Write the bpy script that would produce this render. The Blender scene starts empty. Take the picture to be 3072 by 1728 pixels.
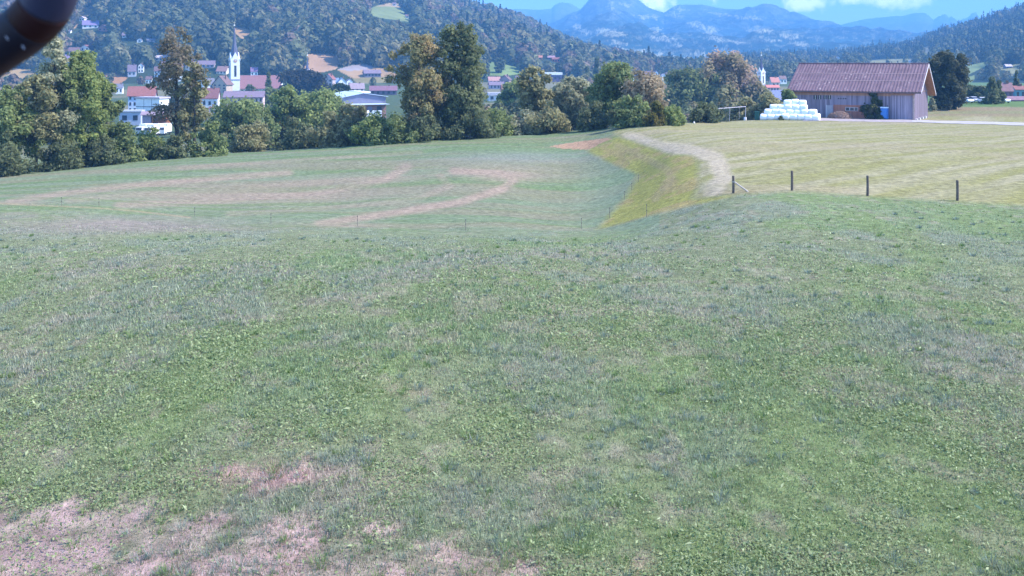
import bpy, bmesh, math, random
import numpy as np
from mathutils import Vector, Matrix

R = math.radians
random.seed(7)
rng = np.random.default_rng(11)
scene = bpy.context.scene
COL = scene.collection

# ------------------------------------------------------------------ camera, sky, sun, exposure
F = 1005.0      # focal length in picture pixels (1024 wide)
HY = 62.0       # picture row of the horizon
cam_d = bpy.data.cameras.new("camera")
cam = bpy.data.objects.new("camera", cam_d)
COL.objects.link(cam)
cam.location = (0, 0, 0)
cam.rotation_euler = (R(90), 0, 0)
cam_d.sensor_width = 36.0
cam_d.lens = 36.0 * F / 1024.0
cam_d.shift_y = -(288.0 - HY) / 1024.0
cam_d.clip_start = 0.05
cam_d.clip_end = 30000
cam_d.dof.use_dof = True
cam_d.dof.focus_distance = 70
cam_d.dof.aperture_fstop = 7.0
scene.camera = cam
scene.render.resolution_x = 1024
scene.render.resolution_y = 576
scene.view_settings.view_transform = 'Standard'
scene.view_settings.look = 'None'
scene.view_settings.gamma = 1.0
scene.view_settings.exposure = 1.18

SUN_EL, SUN_AZ = 48.0, 93.0        # azimuth from +Y towards +X
sdir = Vector((math.cos(R(SUN_EL)) * math.sin(R(SUN_AZ)), math.cos(R(SUN_EL)) * math.cos(R(SUN_AZ)), math.sin(R(SUN_EL))))
sun_d = bpy.data.lights.new("sun", 'SUN')
sun_d.energy = 4.6
sun_d.angle = R(0.5)
sun_d.color = (1.0, 0.93, 0.86)
sun = bpy.data.objects.new("sun", sun_d)
COL.objects.link(sun)
sun.rotation_euler = sdir.to_track_quat('Z', 'Y').to_euler()
sun.location = (80, 40, 120)

world = bpy.data.worlds.new("World")
scene.world = world
world.use_nodes = True
wt = world.node_tree
for n in list(wt.nodes): wt.nodes.remove(n)
wo = wt.nodes.new("ShaderNodeOutputWorld")
bg = wt.nodes.new("ShaderNodeBackground")
sky = wt.nodes.new("ShaderNodeTexSky")
sky.sky_type = 'NISHITA'
sky.sun_disc = False
sky.sun_elevation = R(SUN_EL)
sky.sun_rotation = R(SUN_AZ)
sky.altitude = 600
sky.air_density = 1.1
sky.dust_density = 0.6
sky.ozone_density = 2.0
bg.inputs['Strength'].default_value = 0.15
wt.links.new(bg.outputs[0], wo.inputs['Surface'])
# soft white clouds low over the mountains
tc = wt.nodes.new("ShaderNodeTexCoord")
nz = wt.nodes.new("ShaderNodeTexNoise")
nz.inputs['Scale'].default_value = 34
nz.inputs['Detail'].default_value = 7
nz.inputs['Roughness'].default_value = 0.62
wt.links.new(tc.outputs['Generated'], nz.inputs['Vector'])
prev = None
def wmath(op, a, b=None):
    m = wt.nodes.new("ShaderNodeMath"); m.operation = op
    for i, v in enumerate((a, b)):
        if v is None: continue
        if isinstance(v, (int, float)): m.inputs[i].default_value = v
        else: wt.links.new(v, m.inputs[i])
    return m.outputs[0]
for (px, py, rx, ry, k) in ((448, -8, 34, 17, 1.0), (652, -4, 30, 17, 1.0), (812, 3, 40, 12, .8), (868, -4, 60, 12, .75), (735, -22, 60, 18, .9), (915, -3, 25, 8, .5)):
    d = Vector(((px - 512) / F, 1.0, (HY - py) / F)).normalized()
    mp = wt.nodes.new("ShaderNodeVectorMath"); mp.operation = 'SUBTRACT'
    mp.inputs[1].default_value = d
    wt.links.new(tc.outputs['Generated'], mp.inputs[0])
    sc = wt.nodes.new("ShaderNodeVectorMath"); sc.operation = 'MULTIPLY'
    sc.inputs[1].default_value = (F / rx, F / rx * .4, F / ry)
    wt.links.new(mp.outputs[0], sc.inputs[0])
    ln = wt.nodes.new("ShaderNodeVectorMath"); ln.operation = 'LENGTH'
    wt.links.new(sc.outputs[0], ln.inputs[0])
    v = wmath('SUBTRACT', 1.0, ln.outputs['Value'])
    nn = wmath('MULTIPLY', wmath('SUBTRACT', nz.outputs[0], 0.5), 3.6)
    v = wmath('MULTIPLY', wmath('ADD', v, nn), 1.5)
    v = wmath('MULTIPLY', wmath('MAXIMUM', wmath('MINIMUM', v, 1.0), 0.0), k)
    prev = v if prev is None else wmath('MAXIMUM', prev, v)
mx = wt.nodes.new("ShaderNodeMix"); mx.data_type = 'RGBA'
wt.links.new(prev, mx.inputs['Factor'])
# a touch bluer air than the model's default
tint = wt.nodes.new("ShaderNodeMix"); tint.data_type = 'RGBA'; tint.blend_type = 'MULTIPLY'
tint.inputs['Factor'].default_value = 1.0
wt.links.new(sky.outputs[0], tint.inputs[6])
tint.inputs[7].default_value = (0.95, 1.2, 1.5, 1)
wt.links.new(tint.outputs[2], mx.inputs[6])
mx.inputs[7].default_value = (26, 25, 25, 1)
wt.links.new(mx.outputs[2], bg.inputs['Color'])

HAZE_DENSITY = 2.4e-4
HAZE_COLOR = (0.19, 0.51, 1.0)

# ------------------------------------------------------------------ helpers
def unproj(px, py, Y):
    return Vector(((px - 512) / F * Y, Y, (HY - py) / F * Y))

def vnoise(x, y, seed=0):
    xi = np.floor(x).astype(np.int64); yi = np.floor(y).astype(np.int64)
    xf = x - xi; yf = y - yi
    def h(a, b):
        n = (a * 374761393 + b * 668265263 + seed * 974711) & 0xffffffff
        n = ((n ^ (n >> 13)) * 1274126177) & 0xffffffff
        n = n ^ (n >> 16)
        return (n & 0xffff) / 65535.0
    u = xf * xf * (3 - 2 * xf); v = yf * yf * (3 - 2 * yf)
    return (h(xi, yi) * (1 - u) + h(xi + 1, yi) * u) * (1 - v) + (h(xi, yi + 1) * (1 - u) + h(xi + 1, yi + 1) * u) * v

def fbm(x, y, seed=0, oct=4, gain=0.5):
    a = 1.0; s = 0; t = 0
    for i in range(oct):
        s = s + a * vnoise(x, y, seed + i * 17); t += a
        a *= gain; x = x * 2.03 + 11.3; y = y * 2.03 + 5.7
    return s / t

def sstep(a, b, x):
    t = np.clip((x - a) / (b - a), 0, 1)
    return t * t * (3 - 2 * t)

def np_mesh(name, verts, faces, cols=None, mat=None, smooth=False):
    """verts (N,3), faces (M,k) constant k, cols (N,3)"""
    me = bpy.data.meshes.new(name)
    nv, (nf, k) = len(verts), faces.shape
    me.vertices.add(nv)
    me.vertices.foreach_set("co", np.ascontiguousarray(verts, dtype=np.float32).ravel())
    me.loops.add(nf * k)
    me.loops.foreach_set("vertex_index", np.ascontiguousarray(faces, dtype=np.int32).ravel())
    me.polygons.add(nf)
    me.polygons.foreach_set("loop_start", np.arange(0, nf * k, k, dtype=np.int32))
    me.polygons.foreach_set("loop_total", np.full(nf, k, dtype=np.int32))
    if smooth:
        me.polygons.foreach_set("use_smooth", np.ones(nf, dtype=bool))
    me.update(calc_edges=True)
    if cols is not None:
        ca = me.color_attributes.new("Col", 'FLOAT_COLOR', 'POINT')
        c4 = np.ones((nv, 4), dtype=np.float32); c4[:, :3] = cols
        ca.data.foreach_set("color", c4.ravel())
    if mat: me.materials.append(mat)
    return me

def tag(o, label=None, cat=None, group=None, kind=None):
    if label: o["label"] = label
    if cat: o["category"] = cat
    if group: o["group"] = group
    if kind: o["kind"] = kind
    return o

def link(name, me, parent=None, loc=None):
    o = bpy.data.objects.new(name, me)
    COL.objects.link(o)
    if parent is not None: o.parent = parent
    if loc is not None: o.location = loc
    return o

def thing(name, label, cat, loc=(0, 0, 0), rz=0.0, group=None):
    o = bpy.data.objects.new(name, None)
    o.empty_display_size = 0.2
    COL.objects.link(o)
    o.location = loc; o.rotation_euler = (0, 0, rz)
    return tag(o, label, cat, group)

def dup(root, loc, rz, label=None):
    r = root.copy(); COL.objects.link(r); r.location = loc; r.rotation_euler = (0, 0, rz)
    if label: r["label"] = label
    for ch in list(root.children):
        c = ch.copy(); COL.objects.link(c); c.parent = r
        for g in list(ch.children):
            d = g.copy(); COL.objects.link(d); d.parent = c
    return r

class MB:
    """collects simple solids into one mesh"""
    def __init__(self): self.v = []; self.f = []
    def box(self, x0, x1, y0, y1, z0, z1):
        b = len(self.v)
        self.v += [(x0, y0, z0), (x1, y0, z0), (x1, y1, z0), (x0, y1, z0), (x0, y0, z1), (x1, y0, z1), (x1, y1, z1), (x0, y1, z1)]
        self.f += [tuple(b + i for i in q) for q in ((0, 3, 2, 1), (4, 5, 6, 7), (0, 1, 5, 4), (1, 2, 6, 5), (2, 3, 7, 6), (3, 0, 4, 7))]
        return self
    def poly(self, pts):
        b = len(self.v); self.v += [tuple(p) for p in pts]; self.f.append(tuple(range(b, b + len(pts)))); return self
    def prism(self, prof, axis, a0, a1):
        """profile of 2-D points extruded along axis 'x' or 'y'"""
        b = len(self.v); n = len(prof)
        for a in (a0, a1):
            for (p, z) in prof:
                self.v.append((a, p, z) if axis == 'x' else (p, a, z))
        self.f.append(tuple(b + i for i in range(n))); self.f.append(tuple(b + n + i for i in reversed(range(n))))
        for i in range(n):
            j = (i + 1) % n
            self.f.append((b + i, b + j, b + n + j, b + n + i))
        return self
    def tube(self, pts, rads, n=8, cap=True):
        pts = [Vector(p) for p in pts]; b = len(self.v)
        up = Vector((0.31, 0.2, 0.93))
        for i, p in enumerate(pts):
            d = (pts[min(i + 1, len(pts) - 1)] - pts[max(i - 1, 0)]).normalized()
            a = d.cross(up)
            if a.length < 1e-3: a = d.cross(Vector((1, 0, 0)))
            a.normalize(); c = d.cross(a)
            r = rads[i] if hasattr(rads, '__len__') else rads
            for k in range(n):
                t = 2 * math.pi * k / n
                self.v.append(tuple(p + a * (r * math.cos(t)) + c * (r * math.sin(t))))
        for i in range(len(pts) - 1):
            for k in range(n):
                k2 = (k + 1) % n
                self.f.append((b + i * n + k, b + i * n + k2, b + (i + 1) * n + k2, b + (i + 1) * n + k))
        if cap:
            self.f.append(tuple(b + k for k in reversed(range(n))))
            e = b + (len(pts) - 1) * n
            self.f.append(tuple(e + k for k in range(n)))
        return self
    def build(self, name, mat, parent=None, loc=None, smooth=False, bevel=0):
        me = bpy.data.meshes.new(name)
        me.from_pydata(self.v, [], self.f)
        bm = bmesh.new(); bm.from_mesh(me)
        bmesh.ops.recalc_face_normals(bm, faces=bm.faces)
        if bevel:
            bmesh.ops.bevel(bm, geom=list(bm.edges), offset=bevel, segments=2, affect='EDGES', clamp_overlap=True)
        bm.to_mesh(me); bm.free()
        if smooth:
            for p in me.polygons: p.use_smooth = True
        me.materials.append(mat)
        return link(name, me, parent, loc)

# ------------------------------------------------------------------ materials
def base_mat(name):
    m = bpy.data.materials.new(name); m.use_nodes = True
    nt = m.node_tree
    return m, nt, nt.nodes["Principled BSDF"]

def pmat(name, col, rough=0.7, var=0.18, scale=3.0, bump=0.0, metal=0.0, spec=0.3):
    m, nt, bs = base_mat(name)
    t = nt.nodes.new("ShaderNodeTexCoord")
    n = nt.nodes.new("ShaderNodeTexNoise"); n.inputs['Scale'].default_value = scale; n.inputs['Detail'].default_value = 6
    nt.links.new(t.outputs['Object'], n.inputs['Vector'])
    r = nt.nodes.new("ShaderNodeValToRGB")
    r.color_ramp.elements[0].position = 0.3; r.color_ramp.elements[1].position = 0.72
    r.color_ramp.elements[0].color = tuple(c * (1 - var) for c in col) + (1,)
    r.color_ramp.elements[1].color = tuple(min(c * (1 + var), 0.9) for c in col) + (1,)
    nt.links.new(n.outputs['Fac'], r.inputs[0])
    nt.links.new(r.outputs[0], bs.inputs['Base Color'])
    bs.inputs['Roughness'].default_value = rough
    bs.inputs['Metallic'].default_value = metal
    bs.inputs['Specular IOR Level'].default_value = spec
    if bump:
        b = nt.nodes.new("ShaderNodeBump"); b.inputs['Strength'].default_value = bump; b.inputs['Distance'].default_value = 0.05
        nt.links.new(n.outputs['Fac'], b.inputs['Height']); nt.links.new(b.outputs[0], bs.inputs['Normal'])
    return m

_mc = {}
def wallm(col):
    k = ('w',) + tuple(col)
    if k not in _mc: _mc[k] = pmat("plaster", col, 0.85, 0.08, 0.8)
    return _mc[k]
def roofm(col):
    k = ('r',) + tuple(col)
    if k not in _mc:
        m, nt, bs = base_mat("roof_tiles")
        t = nt.nodes.new("ShaderNodeTexCoord")
        w = nt.nodes.new("ShaderNodeTexWave"); w.wave_type = 'BANDS'; w.bands_direction = 'Z'
        w.inputs['Scale'].default_value = 1.2; w.inputs['Distortion'].default_value = 1.0
        n = nt.nodes.new("ShaderNodeTexNoise"); n.inputs['Scale'].default_value = 1.3; n.inputs['Detail'].default_value = 8
        nt.links.new(t.outputs['Object'], w.inputs[0]); nt.links.new(t.outputs['Object'], n.inputs[0])
        a = nt.nodes.new("ShaderNodeMath"); a.operation = 'MULTIPLY_ADD'; a.inputs[1].default_value = 0.25
        nt.links.new(w.outputs['Fac'], a.inputs[0]); nt.links.new(n.outputs['Fac'], a.inputs[2])
        r = nt.nodes.new("ShaderNodeValToRGB")
        r.color_ramp.elements[0].position = 0.3; r.color_ramp.elements[1].position = 0.9
        r.color_ramp.elements[0].color = tuple(c * .75 for c in col) + (1,); r.color_ramp.elements[1].color = tuple(min(c * 1.3, .9) for c in col) + (1,)
        nt.links.new(a.outputs[0], r.inputs[0]); nt.links.new(r.outputs[0], bs.inputs['Base Color'])
        bs.inputs['Roughness'].default_value = 0.75
        _mc[k] = m
    return _mc[k]

def attr_mat(name, rough=0.8, spec=0.2, transl=0.0, nscale=None, namp=0.3, bump=None, detail=8):
    m, nt, bs = base_mat(name)
    a = nt.nodes.new("ShaderNodeAttribute"); a.attribute_name = "Col"
    col = a.outputs['Color']
    if nscale:
        t = nt.nodes.new("ShaderNodeTexCoord")
        n = nt.nodes.new("ShaderNodeTexNoise"); n.inputs['Scale'].default_value = nscale; n.inputs['Detail'].default_value = detail
        n.inputs['Roughness'].default_value = 0.7
        nt.links.new(t.outputs['Object'], n.inputs['Vector'])
        mr = nt.nodes.new("ShaderNodeMapRange")
        mr.inputs[1].default_value = 0.3; mr.inputs[2].default_value = 0.7
        mr.inputs[3].default_value = 1 - namp; mr.inputs[4].default_value = 1 + namp
        nt.links.new(n.outputs['Fac'], mr.inputs[0])
        mu = nt.nodes.new("ShaderNodeVectorMath"); mu.operation = 'SCALE'
        nt.links.new(col, mu.inputs[0]); nt.links.new(mr.outputs[0], mu.inputs['Scale'])
        col = mu.outputs[0]
        if bump:
            b = nt.nodes.new("ShaderNodeBump"); b.inputs['Strength'].default_value = bump[0]; b.inputs['Distance'].default_value = bump[1]
            nt.links.new(n.outputs['Fac'], b.inputs['Height']); nt.links.new(b.outputs[0], bs.inputs['Normal'])
    nt.links.new(col, bs.inputs['Base Color'])
    bs.inputs['Roughness'].default_value = rough
    bs.inputs['Specular IOR Level'].default_value = spec
    if transl:
        tr = nt.nodes.new("ShaderNodeBsdfTranslucent"); nt.links.new(col, tr.inputs['Color'])
        ms = nt.nodes.new("ShaderNodeMixShader"); ms.inputs[0].default_value = transl
        out = nt.nodes["Material Output"]
        nt.links.new(bs.outputs[0], ms.inputs[1]); nt.links.new(tr.outputs[0], ms.inputs[2]); nt.links.new(ms.outputs[0], out.inputs['Surface'])
    return m

M_ground = attr_mat("meadow_ground", 0.95, 0.1, 0, 2.2, 0.52, (0.7, 0.12), 10)
M_blade = attr_mat("grass_blades", 0.5, 0.28, 0.4)
M_leaf = attr_mat("foliage", 0.65, 0.2, 0.55)
M_forest = attr_mat("forest_foliage", 0.8, 0.1, 0.35)
M_hill = attr_mat("hill_ground", 0.95, 0.05, 0, 0.02, 0.25, (0.4, 6.0))
M_mount = attr_mat("mountain_ground", 0.95, 0.05, 0, 0.012, 0.5, (1.0, 40.0), 12)
M_bark = pmat("bark", (0.075, 0.062, 0.055), 0.9, 0.4, 6, 0.4)
M_glass = pmat("window_glass", (0.035, 0.04, 0.055), 0.25, 0.2, 0.5, 0, 0, 0.5)
M_white = pmat("white_paint", (0.78, 0.78, 0.78), 0.6, 0.05, 1)
M_dark = pmat("dark_paint", (0.03, 0.03, 0.035), 0.5, 0.2, 4)

# ------------------------------------------------------------------ near and middle ground: one height field
CP = [  # picture column, row and distance of measured ground points
 (0,576,14.6),(512,576,14.6),(1024,576,14.6),(0,400,22.4),(512,400,22.4),(1024,400,22.6),(0,300,33.3),(512,300,32.3),(1024,300,32.8),
 (0,250,46.5),(300,250,45.5),(512,250,44),(760,250,43.3),(1024,250,43),(1024,205,58),(860,197,61.5),(740,195,62.8),(957,201,59.5),
 (560,228,70),(540,238,57),(300,235,57),(100,226,62),(0,226,60),(100,207,80),(0,205,78),(300,222,70),(420,228,68),(597,229,70),(609,217,75.5),(623.5,200,84.5),(632,186,95),(638.5,174.6,104),(609,162,121),(586,150,139),
 (721,196,64),(692,198,68),(699,184,73.5),(698,166.6,85),(694.5,156,96),(669.6,154.5,104),(643,145,121),(618,136.4,140),
 (740,170,80),(780,150,99),(900,150,100),(1024,150,101),(700,130,144),(800,125,165),(900,125,168),(1024,128,164),
 (914.4,119.9,190),(860,118.4,195.5),(792,116.6,201.6),(930,118.8,202),(1024,121,197),(760,120.5,186),(715,122,183),
 (500,215,78),(465,190,97),(400,165,125),(400,140,168),(500,135,178),(200,158,146),(100,167,140),(0,175,135),(0,190,107),(200,190,105),(300,150,157),
 (560,131,180),(620,128,180),(660,125,182),(300,180,113),(550,150,141),(520,165,122)]
cp = []
for (px, py, Y) in CP: cp.append(((px - 512) / F, math.log(Y), (HY - py) / F * Y))
for u in (-.62, -.5, -.35, -.2, -.05, .06, .14):
    for (Y, z) in ((235, -20.5), (300, -22.4), (420, -23), (560, -21.5), (700, -20), (900, -17), (1400, -15), (2600, -15)): cp.append((u, math.log(Y), z))
cp += [(-.62, math.log(150), -17), (-.62, math.log(60), -10.5), (-.62, math.log(25), -7.8), (-.62, math.log(8), -7.3), (.62, math.log(8), -7.3), (0, math.log(8), -7.3), (0, math.log(3), -7.3), (.62, math.log(60), -8.2), (.62, math.log(110), -8.7)]
for (u, Y, z) in ((.25, 235, -12.5), (.25, 300, -19), (.25, 420, -21), (.25, 700, -20), (.25, 1000, -17), (.25, 2600, -15),
                  (.43, 222, -11.1), (.43, 240, -10.9), (.51, 222, -11.1), (.51, 240, -10.7), (.43, 262, -10.6), (.51, 262, -10.5), (.43, 300, -11.4), (.51, 300, -11.4), (.62, 300, -11), (.62, 197, -11.4), (.62, 240, -10.7),
                  (.43, 450, -17), (.55, 450, -16), (.43, 700, -17), (.6, 700, -16), (.43, 2600, -15), (.62, 2600, -15)): cp.append((u, math.log(Y), z))
cp = np.array(cp); KV = 0.33
P = np.stack([cp[:, 0], cp[:, 1] * KV], 1)
def tps_k(d2): return np.where(d2 > 1e-12, 0.5 * d2 * np.log(np.maximum(d2, 1e-12)), 0.0)
n = len(P)
K = tps_k(((P[:, None] - P[None]) ** 2).sum(-1)) + np.eye(n) * 2e-4
A = np.zeros((n + 3, n + 3)); A[:n, :n] = K; A[:n, n] = 1; A[:n, n + 1:] = P; A[n, :n] = 1; A[n + 1:, :n] = P.T
W = np.linalg.solve(A, np.concatenate([cp[:, 2], [0, 0, 0]]))
def ground_z(X, Y):
    X = np.asarray(X, float); Y = np.asarray(Y, float)
    u = np.clip(X / np.maximum(Y, 1), -.62, .62).ravel(); v = (np.log(np.clip(Y, 3, 2600)) * KV).ravel()
    out = np.empty(len(u))
    for s in range(0, len(u), 20000):
        q = np.stack([u[s:s + 20000], v[s:s + 20000]], 1)
        d2 = ((q[:, None] - P[None]) ** 2).sum(-1)
        out[s:s + 20000] = tps_k(d2) @ W[:n] + W[n] + q @ W[n + 1:]
    return out.reshape(X.shape)
def gz(x, y): return float(ground_z(np.array([x]), np.array([y]))[0])
def ground_hit(px, py, y0=12, y1=1500):
    Y = np.exp(np.linspace(math.log(y0), math.log(y1), 1500))
    z = ground_z((px - 512) / F * Y, Y)
    ray = (HY - py) / F * Y
    k = np.nonzero(ray <= z)[0]
    i = k[0] if len(k) else len(Y) - 1
    return Vector(((px - 512) / F * Y[i], Y[i], z[i]))

def in_poly(px, py, poly, soft=None):
    c = np.zeros(px.shape, bool); m = len(poly)
    for i in range(m):
        x0, y0 = poly[i]; x1, y1 = poly[(i + 1) % m]
        if y0 == y1: continue
        cond = ((y0 > py) != (y1 > py)) & (px < (x1 - x0) * (py - y0) / (y1 - y0) + x0)
        c ^= cond
    return c

def soft_poly(px, py, poly, rx, ry):
    m = 0
    for a in (-1, -.4, .4, 1):
        for b in (-1, -.4, .4, 1): m = m + in_poly(px + a * rx, py + b * ry, poly)
    return m / 16.0

# regions of the meadow, outlined where they lie on the ground
REG_PLATEAU = [(618,136.4),(643,145),(669.6,154.5),(694.5,156),(698,166.6),(699,184),(691,200),(721,196),(740,193.5),(800,191.5),(860,196),(957,202),(1200,214),(1400,100),(820,100),(745,116),(690,123),(640,127),(610,131)]
REG_SLOPE = [(618,136.4),(643,145),(669.6,154.5),(694.5,156),(698,166.6),(699,184),(691,200),(721,196),(741,194),(690,206),(650,216),(597,229.5),(609,217),(623.5,200),(632,186),(638.5,174.6),(609,162),(586,150)]
REG_SOIL = [(548,146),(575,142),(604,138.5),(612,138.3),(588,149.5),(565,149)]
def lineseg_d(px, py, pts, ys=1.0):
    best = np.full(px.shape, 1e9)
    for (x0, y0), (x1, y1) in zip(pts[:-1], pts[1:]):
        dx, dy = x1 - x0, (y1 - y0) * ys
        t = np.clip(((px - x0) * dx + (py - y0) * ys * dy) / (dx * dx + dy * dy), 0, 1)
        best = np.minimum(best, np.hypot(px - x0 - t * dx, (py - y0) * ys - t * dy))
    return best

def meadow_color(X, Y, Z):
    """albedo of the turf at ground points; returns colour and how long the grass stands"""
    px = 512 + F * X / Y; py = HY - F * Z / Y
    jx = (fbm(X * .35, Y * .35, 3, 3) - .5) * 9; jy = (fbm(X * .35, Y * .35, 9, 3) - .5) * 3.0 * np.clip((py - 100) / 60, .3, 2)
    qx, qy = px + jx, py + jy
    n1 = fbm(X * .09, Y * .09, 21, 4); n2 = fbm(X * .55, Y * .30, 31, 4); n3 = fbm(X * 1.9, Y * 1.2, 41, 3); n4 = fbm(X * .16 + 7, Y * .12, 77, 4)
    def mixc(c, k, t): return c * (1 - t[..., None]) + np.array(k) * t[..., None]
    one = np.ones(px.shape)
    c = np.ones(px.shape + (3,)) * np.array((0.152, 0.168, 0.090))          # rough meadow
    c = mixc(c, (0.162, 0.182, 0.132), sstep(.46, .64, n2) * .6)            # grey fescue patches
    c = mixc(c, (0.118, 0.172, 0.055), sstep(.48, .64, n4) * .55)            # greener clover patches
    c = mixc(c, (0.20, 0.165, 0.13), sstep(.50, .68, n3 * .6 + n1 * .4) * .5)    # dry spots
    # dry strip at the lower left
    bx = np.interp(px, [-400, 0, 220, 330, 420, 520, 560], [501, 506, 515, 530, 541, 554, 600])
    dry = sstep(-14, 10, qy - bx + (n3 - .5) * 34)
    c = mixc(c, (0.33, 0.225, 0.205), dry * np.clip(.50 + 1.6 * (n3 - .3), .1, .95))
    dr2 = np.exp(-(((px - 262) / 58) ** 2 + ((py - 474) / 19) ** 2)) + .4 * np.exp(-(((px - 392) / 30) ** 2 + ((py - 392) / 9) ** 2)) + .6 * np.exp(-(((px - 640) / 14) ** 2 + ((py - 568) / 9) ** 2))
    c = mixc(c, (0.33, 0.205, 0.185), np.clip(dr2 * (n3 * 2.6 - .6), 0, .85))
    dr3 = np.exp(-(((px - 130) / 120) ** 2 + ((py - 226) / 9) ** 2)) * .8 + np.exp(-(((px - 60) / 160) ** 2 + ((py - 268) / 10) ** 2)) * .35
    c = mixc(c, (0.21, 0.17, 0.145), np.clip(dr3 * 1.1, 0, .75))
    # lower field (beyond the thin fence)
    edge = np.interp(px, [-300, 0, 60, 130, 200, 300, 420, 500, 597], [202, 205, 206.5, 211, 218, 224, 229, 231.5, 230])
    low = sstep(15, -11, qy - edge + (n3 - .5) * 10) * (px < 660)
    st = fbm(X * .05 + Y * .015, Y * .45, 51, 4)
    cl = np.ones(c.shape) * np.array((0.112, 0.155, 0.068))
    cl = mixc(cl, (0.150, 0.175, 0.110), sstep(.40, .60, st) * .75); cl = mixc(cl, (0.195, 0.160, 0.110), sstep(.45, .66, fbm(X * .03 + 3, Y * .20, 57, 4)) * .55)
    arcs = 0
    for (pts, wd, amp) in (([(10, 202), (60, 194), (130, 186), (220, 178), (288, 173)], 4.5, .7), ([(120, 205), (230, 200), (320, 193), (385, 180), (406, 167)], 5.5, .7),
                           ([(320, 224), (400, 212), (460, 202), (500, 190), (514, 180), (500, 173), (455, 171)], 5.0, .9), ([(70, 200), (160, 193), (260, 187), (330, 182)], 5, .45), ([(230, 214), (330, 208), (420, 198), (450, 186), (440, 176)], 4, .4), ([(180, 168), (300, 160), (420, 152)], 2.5, .4)):
        arcs = np.maximum(arcs, sstep(wd * 2.0, wd * .3, lineseg_d(px, py, pts, 1.7)) * amp)
    blob = np.exp(-(((px - 250) / 130) ** 2 + ((py - 196) / 10) ** 2)) * .6 + np.exp(-(((px - 505) / 34) ** 2 + ((py - 176) / 7) ** 2)) * .8 + np.exp(-(((px - 365) / 60) ** 2 + ((py - 180) / 6) ** 2)) * .4 + .7 * np.exp(-(((px - 345) / 45) ** 2 + ((py - 226) / 2.5) ** 2))+ .7 * np.exp(-(((px - 15) / 30) ** 2 + ((py - 203) / 2) ** 2))
    dryl = np.clip(np.maximum(arcs, blob) * (.5 + 1.0 * st), 0, .9)
    cl = mixc(cl, (0.255, 0.190, 0.140), dryl)
    cl = mixc(cl, (0.27, 0.20, 0.12), sstep(2.4, .6, lineseg_d(px, py, [(-10, 203), (40, 205.5), (90, 207.5), (130, 210.5), (190, 217.5)], 2)) * .8)
    pale = sstep(560, 610, px) * sstep(145, 165, py); cl = mixc(cl, (0.15, 0.19, 0.115), pale * .55)
    wet = np.exp(-(((px - 520) / 80) ** 2 + ((py - 157) / 6) ** 2)); cl = mixc(cl, (0.17, 0.18, 0.16), wet * .6)
    c = c * (1 - low[..., None]) + cl * low[..., None]
    # plateau, mown in windrows
    plat = soft_poly(px + jx * .3, py + jy * .3, REG_PLATEAU, 3.5, 1.6)
    dsw = (px - 700) * .12 + (py - 120) * 1.0 + 14 * np.exp(-((px - 760) / 120) ** 2)
    sw = fbm((X * .70 + Y * .715) * .03, (Y * .70 - X * .715) * .45, 61, 4)
    nn_ = Y * .70 - X * .715; al_ = X * .70 + Y * .715
    nn_ = nn_ + .0022 * (al_ - 95) ** 2
    wob = np.sin(nn_ * 1.7 + 16 * fbm(X * .016, Y * .016, 5, 3)) * .5 + .5
    wob = np.clip(wob * (.35 + 1.1 * fbm(al_ * .05, nn_ * .22, 15, 3)), 0, 1)
    cpl = np.ones(c.shape) * np.array((0.192, 0.180, 0.068))
    cpl = mixc(cpl, (0.265, 0.235, 0.145), np.clip(wob * .55 + sstep(.45, .65, sw) * .55, 0, 1) * .8)
    cpl = mixc(cpl, (0.245, 0.205, 0.125), sstep(.55, .68, fbm(X * .06, Y * .11, 67, 4)) * .55)
    head = sstep(13, 5, lineseg_d(px, py, [(630, 138), (660, 147), (690, 150), (716, 158), (724, 178), (712, 192)], 1.6))
    cpl = mixc(cpl, (0.33, 0.275, 0.195), head * np.clip(.35 + n2, 0, .85))
    cpl = mixc(cpl, (0.25, 0.18, 0.105), np.exp(-(((px - 775) / 45) ** 2 + ((py - 193) / 2.0) ** 2)) * .7)
    c = c * (1 - plat[..., None]) + cpl * plat[..., None]
    slo = soft_poly(px + jx * .3, py + jy * .3, REG_SLOPE, 3.5, 1.4)
    cs = np.ones(c.shape) * np.array((0.225, 0.212, 0.056))
    cs = mixc(cs, (0.27, 0.20, 0.09), sstep(.48, .62, n2) * .7)
    mid = sstep(7, 2, lineseg_d(px, py, [(618, 146), (645, 158), (668, 170), (672, 180), (655, 198)], 1.3)); cs = mixc(cs, (0.255, 0.195, 0.095), mid * .6)
    c = c * (1 - slo[..., None]) + cs * slo[..., None]
    soil = in_poly(px + jx * .4, py + jy * .3, REG_SOIL).astype(float) * .9
    c = mixc(c, (0.31, 0.19, 0.12), soil)
    # right-hand far meadow and everything beyond the trees
    far = sstep(205, 214, Y) * (px > 800)
    fc = np.ones(c.shape) * np.array((0.17, 0.16, 0.075)); fc = mixc(fc, (0.20, 0.145, 0.085), sstep(.4, .6, fbm(X * .03, Y * .25, 71, 3)) * .8)
    fc = mixc(fc, (0.085, 0.135, 0.04), sstep(238, 243, Y))
    c = c * (1 - far[..., None]) + fc * far[..., None]
    vall = sstep(188, 215, Y) * (px <= 800)
    vc = np.ones(c.shape) * np.array((0.06, 0.085, 0.038)); vc = mixc(vc, (0.15, 0.14, 0.08), sstep(.56, .66, fbm(X * .012, Y * .012, 73, 3)))
    c = c * (1 - vall[..., None]) + vc * vall[..., None]
    c = c * (0.86 + 0.28 * n3[..., None])
    rough_zone = (1 - low) * (1 - plat) * (1 - slo) * (1 - vall) * (1 - far)
    return np.clip(c, .01, .6), rough_zone, low, plat + slo, dry, n2, slo

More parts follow.
